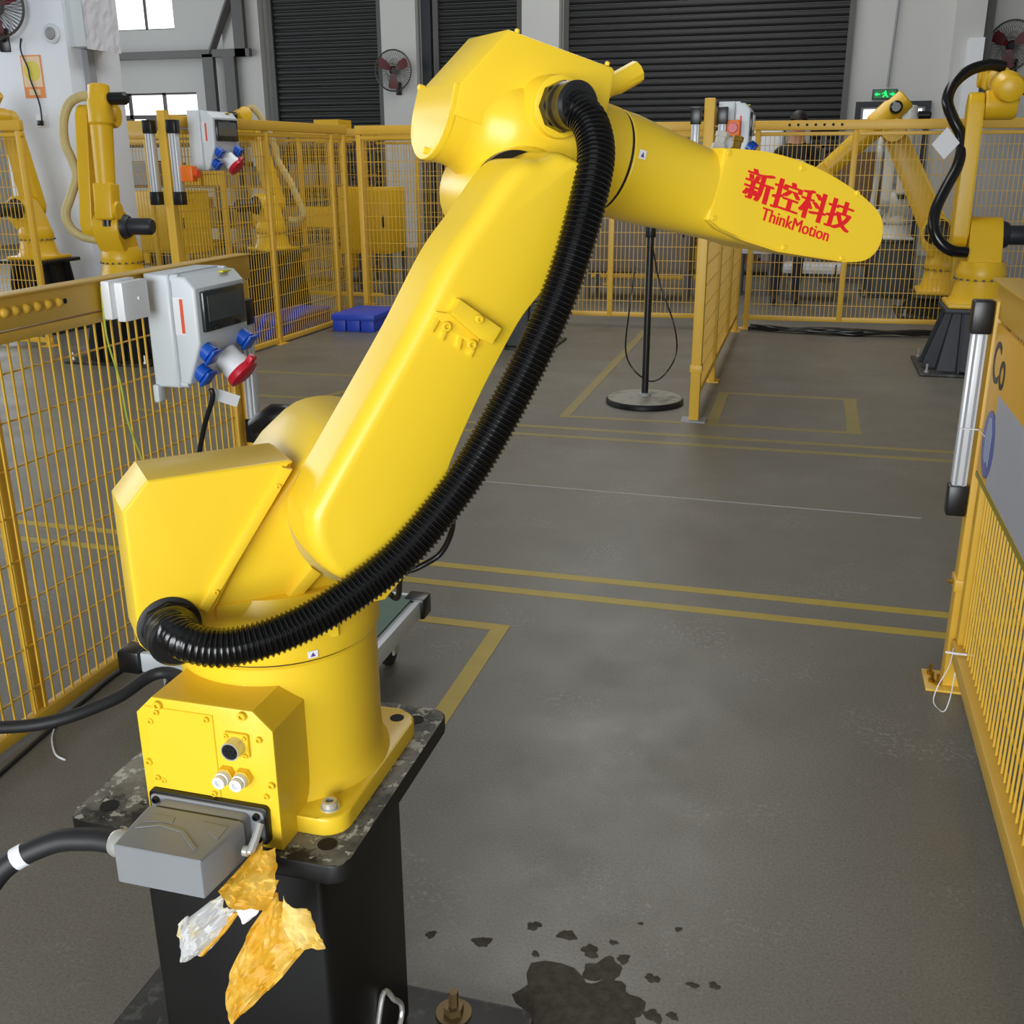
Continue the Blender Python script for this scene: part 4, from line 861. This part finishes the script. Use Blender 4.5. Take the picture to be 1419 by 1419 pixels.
crumple('knot', (lerp_rows([(362, 1168), (330, 1205), (300, 1238)], 7), lerp_rows([(384, 1172), (392, 1215), (372, 1258)], 7)), .985, .93, PAPY, 3, .011)
crumple('upper_strip', (lerp_rows([(318, 1232), (262, 1265), (243, 1285), (252, 1322)], 9), lerp_rows([(340, 1248), (322, 1275), (298, 1310), (263, 1332)], 9)), .955, .925, PAPW, 5, .010)
crumple('yellow_fringe', (lerp_rows([(322, 1262), (300, 1295), (280, 1315)], 5), lerp_rows([(334, 1262), (314, 1290), (284, 1322)], 5)), .95, .93, PAPY, 8, .004)
crumple('loose_flap', (lerp_rows([(338, 1238), (330, 1262), (334, 1276)], 5), lerp_rows([(366, 1245), (360, 1262), (344, 1277)], 5)), .955, .945, PAP, 9, .005)
crumple('long_strip', (lerp_rows([(385, 1232), (352, 1280), (322, 1340), (312, 1380), (323, 1414)], 13), lerp_rows([(428, 1258), (436, 1300), (410, 1330), (370, 1375), (336, 1402)], 13)), .965, .93, PAPY, 12, .009)
crumple('torn_corner', (lerp_rows([(394, 1240), (390, 1275), (404, 1300)], 6), lerp_rows([(428, 1256), (440, 1290), (449, 1318)], 6)), .945, .925, two_tone('light_yellow_paper', srgb(228, 184, 74), srgb(232, 206, 130), 22, .4, .6, .6), 15, .006)

# platform trolley behind the robot
tl = thing('platform_trolley', 'low grey platform trolley with a green mat behind the robot', 'trolley', (-1.36, 2.43, 0))
TX0, TX1, TY0, TY1, TZ = -1.69, -1.03, 2.15, 2.72, .2
box('deck', TX0+.02, TX1-.02, TY0+.02, TY1-.02, TZ-.05, TZ-.004, MGR, tl, .004); box('deck_mat', TX0+.03, TX1-.03, TY0+.03, TY1-.03, TZ-.0035, TZ+.003, GRN, tl)
for x0, x1, y0, y1 in ((TX0, TX1, TY0, TY0+.019), (TX0, TX1, TY1-.019, TY1), (TX0, TX0+.019, TY0+.02, TY1-.02), (TX1-.019, TX1, TY0+.02, TY1-.02)): box('edge_rail', x0, x1, y0, y1, TZ-.055, TZ, LGR, tl, .003)
for x in (TX0, TX1):
    for y in (TY0, TY1):
        box('corner_bumper', x-.012 if x == TX0 else x-.055, x+.055 if x == TX0 else x+.012, y-.012 if y == TY0 else y-.055, y+.055 if y == TY0 else y+.012, TZ-.06, TZ+.006, BLK, tl, .008)
        qx = x+(.09 if x == TX0 else -.09); qy = y+(.09 if y == TY0 else -.09); bm = new_bm()
        lathe(bm, (qx-.014, qy, .05), (1, 0, 0), [(.03, 0), (.048, .004), (.05, .008), (.05, .020), (.048, .024), (.03, .028)], 24); cw = finish('caster_wheel', bm, RUB, tl)
        bm = new_bm(); addbox(bm, qx-.024, qx-.016, qy-.02, qy+.02, .04, TZ-.05); addbox(bm, qx+.016, qx+.024, qy-.02, qy+.02, .04, TZ-.05); addbox(bm, qx-.024, qx+.024, qy-.02, qy+.02, TZ-.062, TZ-.05); finish('caster_fork', bm, CHR, cw, 0)

# cables
tag(cable('floor_cable', [G(-260, 985, .16), G(-120, 1005, .16), G(0, 1008, .16), G(80, 998, .17), G(160, 968, .19), G(225, 932, .215), (-1.30, 2.02, .215), (-1.22, 2.3, .215), (-1.2, 2.55, .215)], .0155, RUB, None, 12), 'thick black cable sagging from the low fence to the trolley', 'cable')
tag(cable('fence_foot_cable', [G(-40, 1108, .006), G(0, 1072, .006), G(60, 1019, .006), G(120, 968, .006), G(172, 927, .006), (-1.835, 2.75, .006)], .006, BLK, None, 8), 'thin black cable lying along the foot of the low fence', 'cable')
cable('encoder_cable', [RW(596, 690, .10), RW(621, 700, .085), RW(627, 730, .06), RW(611, 766, .04), RW(580, 786, .03), RW(556, 797, .01), RW(546, 828, -.04), RP(.135, .90, -.07), RP(.10, .90, -.09)], .0045, BLK, rob, 8)
tag(cable('floor_string', [G(75, 1010, .002), G(72, 1025, .002), G(77, 1045, .002), G(90, 1053, .002)], .0025, WHT, None, 6), 'short white string on the floor by the low fence', 'string')
# black motor and cable stub behind the shoulder
sm = thing('boom_stand', 'glossy black swivel head with a straight arm behind the robot shoulder', 'stand', AY(400, 585, 3.0))
c0 = AY(383, 582, 3.0); c1 = AY(420, 580, 3.0); c2 = AY(475, 576, 3.0)
bm = new_bm(); pts = [AY(x, y, 3.0) for x, y in ((352, 592), (366, 584), (382, 578), (398, 578), (412, 579))]; rr = (.028, .036, .046, .042, .022); tube(bm, pts, lambda i: rr[i], 20); finish('joint_body', bm, BLK, sm)
bm = new_bm(); tube(bm, [c1, AY(445, 578, 3.0), c2, AY(520, 575, 3.0)], .015, 12); finish('joint_arm', bm, BLK, sm)
bm = new_bm(); tube(bm, [pts[2], pts[2]+Vector((0, .02, -.25)), Vector((pts[2].x, 3.03, .21)), Vector((pts[2].x, 3.03, .003))], .018, 10); finish('support_pole', bm, BLK, sm)
bm = new_bm(); lathe(bm, (pts[2].x, 3.03, 0), (0, 0, 1), [(.12, 0), (.12, .015), (.03, .025)], 24); finish('support_foot', bm, BLK, sm)
# pole stand
SP = G(893, 558); SP.z = 0
st = thing('pole_stand', 'black pole on a round concrete-grey base standing before the fence', 'stand', SP)
bm = new_bm(); lathe(bm, SP, (0, 0, 1), [(.235, 0), (.24, .006), (.24, .024), (.232, .034)], 56); finish('base_rim', bm, BLK, st)
bm = new_bm(); lathe(bm, SP+Vector((0, 0, .0342)), (0, 0, 1), [(.230, 0), (.225, .004), (.06, .012)], 56); finish('base_top', bm, two_tone('dusty_grey', srgb(150, 148, 136), srgb(96, 94, 88), 10, .5, .7, .7), st)
cyl('collar', SP+Vector((0, 0, .04)), SP+Vector((0, 0, .065)), .04, MGR, st, 24, .003); cyl('pole', SP+Vector((0, 0, .06)), SP+Vector((0, 0, 1.08)), .021, BLK, st, 20); cyl('clamp', SP+Vector((0, 0, 1.0)), SP+Vector((0, 0, 1.10)), .03, DRK, st, 16, .003)
sq = [AY(x, y, SP.y+.03*(i % 2)-.03) for i, (x, y) in enumerate(((905, 345), (915, 395), (934, 450), (937, 490), (920, 520), (900, 528), (878, 512), (867, 485), (872, 430), (880, 370)))]
cable('hanging_wire', sq, .005, BLK, st, 6)

# ================================================================== BACKGROUND ROBOTS
def pedestal(label, loc, h, ht, hb, ma=NAV, cat='pedestal'):
    t = thing('robot_pedestal', label, cat, loc); x, y, z = loc
    bm = new_bm(); addbox(bm, x-hb, x+hb, y-hb, y+hb, 0, .02, None, .004); finish('floor_plate', bm, CHIP, t)
    bm = new_bm(); loft(bm, [[Vector((x+a*k, y+b*k, q)) for a, b in ((-1, -1), (1, -1), (1, 1), (-1, 1))] for k, q in ((hb*.66, .02), (ht*.72, h-.03))]); finish('column', bm, ma, t, 0)
    bm = new_bm(); addbox(bm, x-ht, x+ht, y-ht, y+ht, h-.03, h, None, .004); finish('top_plate', bm, ma, t)
    for sx in (-1, 1):
        for d in (-1, 1):
            bm = new_bm(); prism(bm, [(hb*.6, .02), (hb*.92, .02), (ht*.9, h-.03), (ht*.6, h-.03)], -.006, .006, lambda a, b, w: Vector((x+sx*a, y+d*hb*.3+w, b))); finish('gusset', bm, ma, t, 0)
            bm = new_bm(); prism(bm, [(hb*.6, .02), (hb*.92, .02), (ht*.9, h-.03), (ht*.6, h-.03)], -.006, .006, lambda a, b, w: Vector((x+sx*hb*.3+w, y+d*a, b))); finish('gusset', bm, ma, t, 0)
            lathe_bm = new_bm(); lathe(lathe_bm, (x+sx*hb*.86, y+d*hb*.86, .02), (0, 0, 1), [(.016, 0), (.016, .012), (.008, .012), (.008, .06)], 8); finish('anchor_bolt', lathe_bm, CHR, t, 30)
    return t
def bg_robot(label, loc, rz, S, a2, a3, side, ma, hose_ma, hose=True, group=None, droop=.0):
    t = thing('industrial_robot', label, 'robot', loc, rz, group); t.scale = (S, S, S)
    def fin(name, bm, m_, parent=None, sm=35):
        o = finish(name, bm, m_, None, sm); o.parent = parent or t; return o
    bm = new_bm(); addbox(bm, -.2, .2, -.2, .2, 0, .03, None, .01); lathe(bm, (0, 0, .03), (0, 0, 1), [(.19, 0), (.17, .03), (.145, .14)], 36); fin('base', bm, ma)
    bm = new_bm(); lathe(bm, (0, 0, .171), (0, 0, 1), [(.15, 0), (.155, .01), (.155, .06), (.14, .10), (.13, .12)], 36); tr_ = fin('turret', bm, ma)
    for k in range(20):
        a = 2*PI*k/20; bm = new_bm() if k == 0 else bm; lathe(bm, (.157*math.cos(a), .157*math.sin(a), .172), (0, 0, 1), [(.009, 0), (.009, .012)], 6)
    rb_ = fin('turret_bolts', bm, DGR, tr_, 0); rb_['kind'] = 'stuff'
    J2_ = Vector((.10, 0, .45)); A = .80
    bm = new_bm(); pr = [(-.10, .27), (.14, .27), (.20, .36)] + [(J2_.x+.115*math.cos(R_(q)), J2_.z+.115*math.sin(R_(q))) for q in range(-20, 171, 19)] + [(-.06, .38)]
    prism(bm, pr, -.10, .10, lambda a, b, w: Vector((a, w, b)), .008, 2, True); fin('shoulder', bm, ma)
    bm = new_bm(); lathe(bm, J2_+Vector((0, -side*.10, 0)), (0, -side, 0), [(.095, 0), (.08, .04), (.07, .05)], 28); lathe(bm, J2_+Vector((0, -side*.15, 0)), (0, -side, 0), [(.062, 0), (.062, .16), (.05, .18)], 20); fin('shoulder_motor', bm, NAV)
    dir2 = Vector((math.sin(a2), 0, math.cos(a2))); pr2 = Vector((math.cos(a2), 0, -math.sin(a2))); J3_ = J2_ + dir2*A
    ol = []
    for q in range(180, 361, 15): ol.append(J2_ + (pr2*math.cos(R_(q)) + dir2*math.sin(R_(q)))*.10)
    for q in range(0, 181, 15): ol.append(J3_ + (pr2*math.cos(R_(q)) + dir2*math.sin(R_(q)))*.078)
    bm = new_bm(); prism(bm, [(p.x, p.z) for p in ol], side*.105, side*.20, lambda a, b, w: Vector((a, w, b)), .014, 3, True); fin('upper_arm', bm, ma, None, 40)
    bm = new_bm(); lathe(bm, J3_+Vector((0, side*.10, 0)), (0, -side, 0), [(.08, 0), (.09, .01), (.09, .17), (.08, .19)], 32); fin('elbow', bm, ma)
    d3 = Vector((math.cos(a3), 0, math.sin(a3))); u3 = Vector((-math.sin(a3), 0, math.cos(a3)))
    o3 = J3_ + u3*.11 + Vector((0, -side*.02, 0))
    bm = new_bm(); lathe(bm, o3-d3*.20, d3, [(.06, 0), (.075, .01), (.078, .10), (.09, .12), (.09, .27), (.075, .29)], 32); lathe(bm, J3_+u3*.02+Vector((0, -side*.02, 0)), u3, [(.085, 0), (.085, .08)], 24); fin('elbow_housing', bm, ma)
    bm = new_bm(); lathe(bm, o3-d3*.10+Vector((0, -side*.08, .0)), (0, -side, 0), [(.045, 0), (.045, .12), (.03, .14)], 18); fin('axis_motor', bm, BLK)
    Lf = .50; bm = new_bm(); lathe(bm, o3+d3*.09, d3, [(.082, 0), (.08, .05), (.07, Lf-.1), (.072, Lf-.05)], 28); fin('forearm', bm, ma)
    w0 = o3+d3*(.04+Lf); bm = new_bm(); addbox(bm, -.05, .22, -.075, .075, -.07, .07, frame(w0, d3, (0, 1, 0), u3*1.0), .02, 3); fin('wrist', bm, ma)
    bm = new_bm(); lathe(bm, w0+d3*.15+Vector((0, -.075, 0)), (0, 1, 0), [(.06, 0), (.068, .01), (.068, .16), (.06, .17)], 24); fin('wrist_joint', bm, ma)
    bm = new_bm(); lathe(bm, w0+d3*.215, d3, [(.045, 0), (.045, .05)], 24); fin('tool_flange', bm, BLK)
    if hose:
        p = [(-.08, side*.17, .30), (-.14, side*.24, .30), (-.20, side*.27, .36), tuple(J2_+dir2*.22+Vector((-.24, side*.25, 0))), tuple(J2_+dir2*.48+Vector((-.12, side*.25, 0))), tuple(J2_+dir2*.62+Vector((-.14, side*.25, 0))), tuple(J3_+Vector((-.16, side*.2, .04))), tuple(J3_+u3*.16-d3*.14+Vector((0, side*.1, .03))), tuple(o3-d3*.10)]
        bm = new_bm(); tube(bm, catmull(p, 8), .034, 12); fin('dress_hose', bm, hose_ma, None, 60)
    return t
# right robot
pedestal('navy black steel pedestal under the robot beside the low right fence', (1.17, 8.0, 0), .45, .23, .36)
rr = bg_robot('yellow robot with upright arm and smooth black hose beside the right fence', (1.17, 8.0, .45), R_(90), 1.06, R_(2), R_(8), 1, BGY, HOS, False)
hq = [AD(x, y, 7.1) for x, y in ((1392, 93), (1372, 90), (1345, 97), (1322, 116), (1313, 140), (1321, 165), (1331, 185), (1333, 205), (1326, 232), (1310, 262), (1297, 290), (1294, 315), (1302, 335), (1318, 347), (1340, 350))]
HQ = cable('dress_hose', hq, .038, HOS, None, 14); HQ['label'] = 'smooth black dress hose curving in an S'; bpy.context.view_layer.update(); HQ.parent = rr; HQ.matrix_parent_inverse = rr.matrix_world.inverted()
tagp = [AD(x, y, 7.05) for x, y in ((1313, 176), (1330, 198), (1308, 221), (1291, 200))]
bm = new_bm(); f = bm.faces.new([bm.verts.new(p) for p in tagp]); e = bmesh.ops.extrude_face_region(bm, geom=[f]); bmesh.ops.translate(bm, verts=[v for v in e['geom'] if isinstance(v, bmesh.types.BMVert)], vec=(0, .001, 0)); tag(finish('paper_tag', bm, PAP, None, 0), 'white paper tag tied to the black dress hose', 'tag')
# left robot in front of the pillar
pedestal('black steel pedestal under the robot by the white pillar', (-4.98, 6.95, 0), .55, .24, .36, DRK)
bg_robot('yellow robot with hanging forearm and cream hose by the white pillar', (-4.98, 6.95, .55), R_(-82), .97, R_(-8), R_(-84), -1, BGY, CRM, False)
LR = bpy.data.objects['industrial_robot.002']
def adopt(o, t):
    bpy.context.view_layer.update(); o.parent = t; o.matrix_parent_inverse = t.matrix_world.inverted(); return o
adopt(cable('dress_hose', [AD(x, y, 7.45+.02*i) for i, (x, y) in enumerate(((130, 134), (112, 134), (96, 144), (88, 168), (90, 198), (100, 222), (106, 244), (98, 272), (91, 296), (98, 316), (116, 328), (142, 333)))], .033, CRM, None, 12), LR)
# robot in the left cell
pedestal('black steel pedestal in the left cell behind the tall fence', (-5.0, 9.35, 0), .62, .26, .36, DRK)
bg_robot('yellow robot with tilted arm inside the left cell behind tall fence', (-5.0, 9.35, .62), R_(150), .92, R_(24), R_(-20), -1, BGY, CRM)
# yellow and white robots behind the far fence
pedestal('dark steel pedestal behind the far fence under the folded robot', (1.28, 10.9, 0), .20, .30, .42, DRK)
bg_robot('large yellow robot folded in a peak behind the far fence', (1.28, 10.9, .20), R_(178), 1.28, R_(28), R_(-44), -1, BGY, BLK, False)
pedestal('black pedestal under the small white robot', (.88, 12.3, 0), .60, .20, .3, DRK)
bg_robot('small off-white robot with hanging forearm behind the far fence', (.88, 12.3, .60), R_(-90), .92, R_(-5), R_(-84), -1, WROB, WROB)
pedestal('black pedestal behind the mesh fence in front of the white pillar', (-6.62, 8.05, 0), .62, .24, .34, DRK)
bg_robot('yellow robot behind the mesh fence beside the white pillar', (-6.62, 8.05, .62), R_(180), .95, R_(10), R_(-50), -1, BGY, CRM, False)
# robot hidden behind the hero arm: pedestal only shows
pedestal('dark pedestal base half hidden behind the upper arm and hose', (-2.2, 8.25, 0), .40, .2, .3, DRK)
bg_robot('small yellow robot folded low behind the main upper arm', (-2.2, 8.25, .40), R_(-60), .55, R_(-30), R_(-60), -1, BGY, BLK, False)

# ================================================================== CABINETS, PALLET, CLUTTER
def cabinet(label, x0, x1, y0, y1, z0, z1, ma, cat='cabinet', legs=True):
    t = thing('control_cabinet', label, cat, ((x0+x1)/2, (y0+y1)/2, 0))
    b = box('body', x0, x1, y0, y1, z0, z1, ma, t, .01)
    box('door', x0+.02, x1-.02, y0-.012, y0-.0005, z0+.03, z1-.03, ma, t, .004); box('handle', x1-.07, x1-.05, y0-.03, y0-.012, (z0+z1)/2-.06, (z0+z1)/2+.06, BLK, t, .003)
    if legs:
        for x in (x0+.03, x1-.03):
            for y in (y0+.03, y1-.03): box('leg', x-.025, x+.025, y-.025, y+.025, 0, z0, DGR, t)
    return t
cabinet('yellow control cabinet behind the fence corner near the blue pallet', -5.05, -4.45, 11.0, 11.5, .45, 1.15, BGY)
cabinet('yellow control cabinet behind the left robot', -7.75, -7.0, 11.1, 11.6, .4, 1.1, BGY)
cabinet('dark cabinet far behind the fence beside the upper arm', -3.6, -2.9, 12.9, 13.4, .1, 1.3, DRK)
cabinet('yellow cabinet behind the fence by the person', -1.08, -.78, 12.0, 12.4, .1, 1.6, BGY)
cabinet('white equipment cabinet beside the person behind the fence', -.74, -.36, 11.9, 12.25, .45, 1.74, WHT)
cabinet('grey brown workbench cabinet behind the pole stand', -2.3, -1.2, 11.2, 11.8, .3, 1.15, mat('taupe', srgb(120, 112, 104), .6))
cabinet('dark rack of parts behind the fence between person and robots', .15, .75, 13.4, 13.9, .2, 1.5, BRN)
cabinet('pale grey cabinet behind the right robot', 1.55, 2.2, 11.6, 12.2, .0, 1.75, MGR, 'cabinet', False)
def rack(label, x0, x1, y0, y1, h, n, seed):
    t = thing('storage_rack', label, 'rack', ((x0+x1)/2, (y0+y1)/2, 0)); rnd_ = random.Random(seed)
    for x in (x0, x1-.05):
        for y in (y0, y1-.05): box('upright', x, x+.05, y, y+.05, 0, h, DGR, t)
    for k in range(n):
        z = .15+(h-.3)*k/(n-1); box('shelf', x0, x1, y0, y1, z, z+.03, BRN, t); x = x0+.08
        while x < x1-.4:
            w_ = rnd_.uniform(.18, .4); box('carton', x, x+w_, y0+.05, y1-.08, z+.031, z+rnd_.uniform(.18, .36), rnd_.choice((BRN, DGR, MGR, BGY, mat('taupe', srgb(120, 112, 104), .6))), t); x += w_+.05
rack('brown storage rack of cartons behind the left cell robot', -8.8, -5.2, 12.0, 12.5, 1.75, 4, 1)
rack('low storage rack of cartons behind the fence corner', -4.3, -2.2, 13.6, 14.1, 1.5, 3, 2)
rack('storage rack of parts behind the person and the white robot', -1.6, .1, 14.0, 14.5, 1.7, 4, 4)
# blue plastic pallet
def pallet(label, x0, x1, y0, y1):
    t = thing('plastic_pallet', label, 'pallet', ((x0+x1)/2, (y0+y1)/2, 0)); n = 3
    box('deck', x0, x1, y0, y1, .10, .15, BPAL, t, .006)
    for k in range(n): x = x0+.01+(x1-x0-.12-.02)*k/(n-1); box('runner', x, x+.12, y0+.01, y1-.01, .0, .0995, BPAL, t, .004)
pallet('blue plastic pallet on the open floor in front of the tall fence', -4.03, -3.62, 8.50, 9.12)
pallet('blue plastic pallet seen through the tall fence mesh', -4.63, -4.26, 7.95, 9.0)
# black cable bundle on the floor under the far fence
rnd = random.Random(3)
cbn = thing('cable_bundle', 'bundle of black cables heaped along the foot of far fence', 'cables', (.3, 9.65, 0))
for k in range(10):
    pts = [(-.45+.17*i+rnd.uniform(-.02, .02), 9.44-.14*math.sin(i/9*PI)*(.3+.08*k)+rnd.uniform(-.02, .02), .014+.006*(k % 3)+.02*abs(math.sin(i*.7+k))) for i in range(10)]
    cable('cable', pts, .013, BLK, cbn, 6, 5)
# trolley behind the fence
cabinet('low white-edged trolley behind the fence under the forearm', -.25, .35, 11.6, 12.1, .28, .36, WHT, 'trolley')
# small floor pole in the left cell
cyl('bollard', (-4.9, 7.6, 0), (-4.9, 7.6, .95), .03, FEN, None, 14); tag(bpy.data.objects['bollard'], 'thin yellow bollard behind the tall left fence', 'bollard')

# ================================================================== PERSON
def person(loc, H):
    t = thing('person', 'person in a black printed T-shirt standing behind the far fence', 'person', loc)
    k = H/1.75; x, y, _ = loc
    V_ = {'pel': (0, 0, .95, .14, .10), 'wai': (0, 0, 1.08, .135, .095), 'che': (0, -.01, 1.30, .165, .11), 'nkb': (0, 0, 1.46, .075, .065), 'nk': (0, -.01, 1.53, .055, .055), 'hd0': (0, -.02, 1.59, .07, .08), 'hd1': (0, -.02, 1.66, .075, .092), 'hd2': (0, -.015, 1.715, .06, .075),
          'lsh': (-.17, 0, 1.42, .06, .06), 'lel': (-.22, .02, 1.14, .043, .043), 'lwr': (-.20, -.12, .96, .03, .03), 'rsh': (.17, 0, 1.42, .06, .06), 'rel': (.22, .02, 1.14, .043, .043), 'rwr': (.20, -.12, .96, .03, .03),
          'lhp': (-.09, 0, .88, .088, .088), 'lkn': (-.10, -.01, .48, .058, .058), 'lan': (-.10, .02, .09, .04, .04), 'lto': (-.11, -.14, .035, .035, .03), 'rhp': (.09, 0, .88, .088, .088), 'rkn': (.10, -.01, .48, .058, .058), 'ran': (.10, .02, .09, .04, .04), 'rto': (.11, -.14, .035, .035, .03)}
    E_ = [('pel', 'wai'), ('wai', 'che'), ('che', 'nkb'), ('nkb', 'nk'), ('nk', 'hd0'), ('hd0', 'hd1'), ('hd1', 'hd2'), ('nkb', 'lsh'), ('lsh', 'lel'), ('lel', 'lwr'), ('nkb', 'rsh'), ('rsh', 'rel'), ('rel', 'rwr'), ('pel', 'lhp'), ('lhp', 'lkn'), ('lkn', 'lan'), ('lan', 'lto'), ('pel', 'rhp'), ('rhp', 'rkn'), ('rkn', 'ran'), ('ran', 'rto')]
    for s, sx in (('l', -1), ('r', 1)):
        V_[s+'pm'] = (sx*.195, -.19, .915, .026, .016); E_.append((s+'wr', s+'pm'))
        for f, (dx, L) in enumerate(((-.026, .072), (-.009, .082), (.009, .078), (.026, .062))):
            V_[s+'f%d' % f] = (sx*.195+dx, -.225, .895, .009, .009); V_[s+'g%d' % f] = (sx*.195+dx, -.23-L*.3, .895-L*.7, .008, .008); E_ += [(s+'pm', s+'f%d' % f), (s+'f%d' % f, s+'g%d' % f)]
        V_[s+'t'] = (sx*.15, -.20, .885, .009, .009); E_.append((s+'pm', s+'t'))
    ks = list(V_); me = bpy.data.meshes.new('body'); me.from_pydata([(V_[q][0]*k, V_[q][1]*k, V_[q][2]*k) for q in ks], [(ks.index(a), ks.index(b)) for a, b in E_], [])
    o = bpy.data.objects.new('body', me); col.objects.link(o)
    md = o.modifiers.new('skin', 'SKIN')
    for i, q in enumerate(ks): me.skin_vertices[0].data[i].radius = (V_[q][3]*k, V_[q][4]*k); me.skin_vertices[0].data[i].use_root = (i == 0)
    ss = o.modifiers.new('sub', 'SUBSURF'); ss.levels = 2; ss.render_levels = 2
    bpy.context.view_layer.update()
    m2 = bpy.data.meshes.new_from_object(o.evaluated_get(bpy.context.evaluated_depsgraph_get())); o.modifiers.clear(); o.data = m2; m2.name = 'body'
    m2.materials.clear()
    for q in (SKIN, SHRT, mat('dark_trousers', srgb(40, 42, 52), .8)): m2.materials.append(q)
    for p in m2.polygons:
        c = p.center/k; p.use_smooth = True
        p.material_index = 1 if 1.0 < c.z < 1.50 and not (abs(c.x) > .2 and c.z < 1.2) else (2 if c.z <= 1.0 and abs(c.x) < .17 and not (c.y < -.12 and c.z > .6) else 0)
    o.parent = t
    bm = new_bm(); bmesh.ops.create_uvsphere(bm, u_segments=24, v_segments=16, radius=1)
    for v in bm.verts: v.co = Vector((v.co.x*.087, v.co.y*.10+.004, v.co.z*.10+1.69))*k
    bmesh.ops.delete(bm, geom=[v for v in bm.verts if v.co.y < -.055*k and v.co.z < 1.70*k or v.co.z < 1.635*k], context='VERTS')
    h = finish('hair', bm, mat('black_hair', srgb(18, 16, 16), .6), None); h.parent = t
    bm = new_bm()
    for sx in (-1, 1): lathe(bm, Vector((sx*.030, -.108, 1.665))*k, (0, -1, 0), [(.009*k, 0), (.006*k, .004)], 10)
    e_ = finish('eyes', bm, BLK, None); e_.parent = t; e_['kind'] = 'stuff'
    bm = new_bm(); lathe(bm, Vector((0, -.105, 1.645))*k, Vector((0, -1, -.3)), [(.016*k, 0), (.011*k, .02), (.004*k, .026)], 10); e_ = finish('nose', bm, SKIN, None); e_.parent = t
    bm = new_bm(); addbox(bm, -.02*k, .02*k, -.106*k, -.098*k, 1.603*k, 1.609*k); e_ = finish('mouth', bm, RED, None, 0); e_.parent = t
    bm = new_bm(); prism(bm, [(.10*math.cos(R_(q)), 1.30+.06*math.sin(R_(q))) for q in range(0, 181, 15)] + [(.085*math.cos(R_(q)), 1.30+.045*math.sin(R_(q))) for q in range(180, -1, -15)], -.135, -.132, lambda a, b, w: Vector((a*k, w*k, b*k)))
    e_ = finish('shirt_print', bm, WHT, None, 0); e_.parent = t
    return t
person((-.20, 11.25, 0), 1.84)
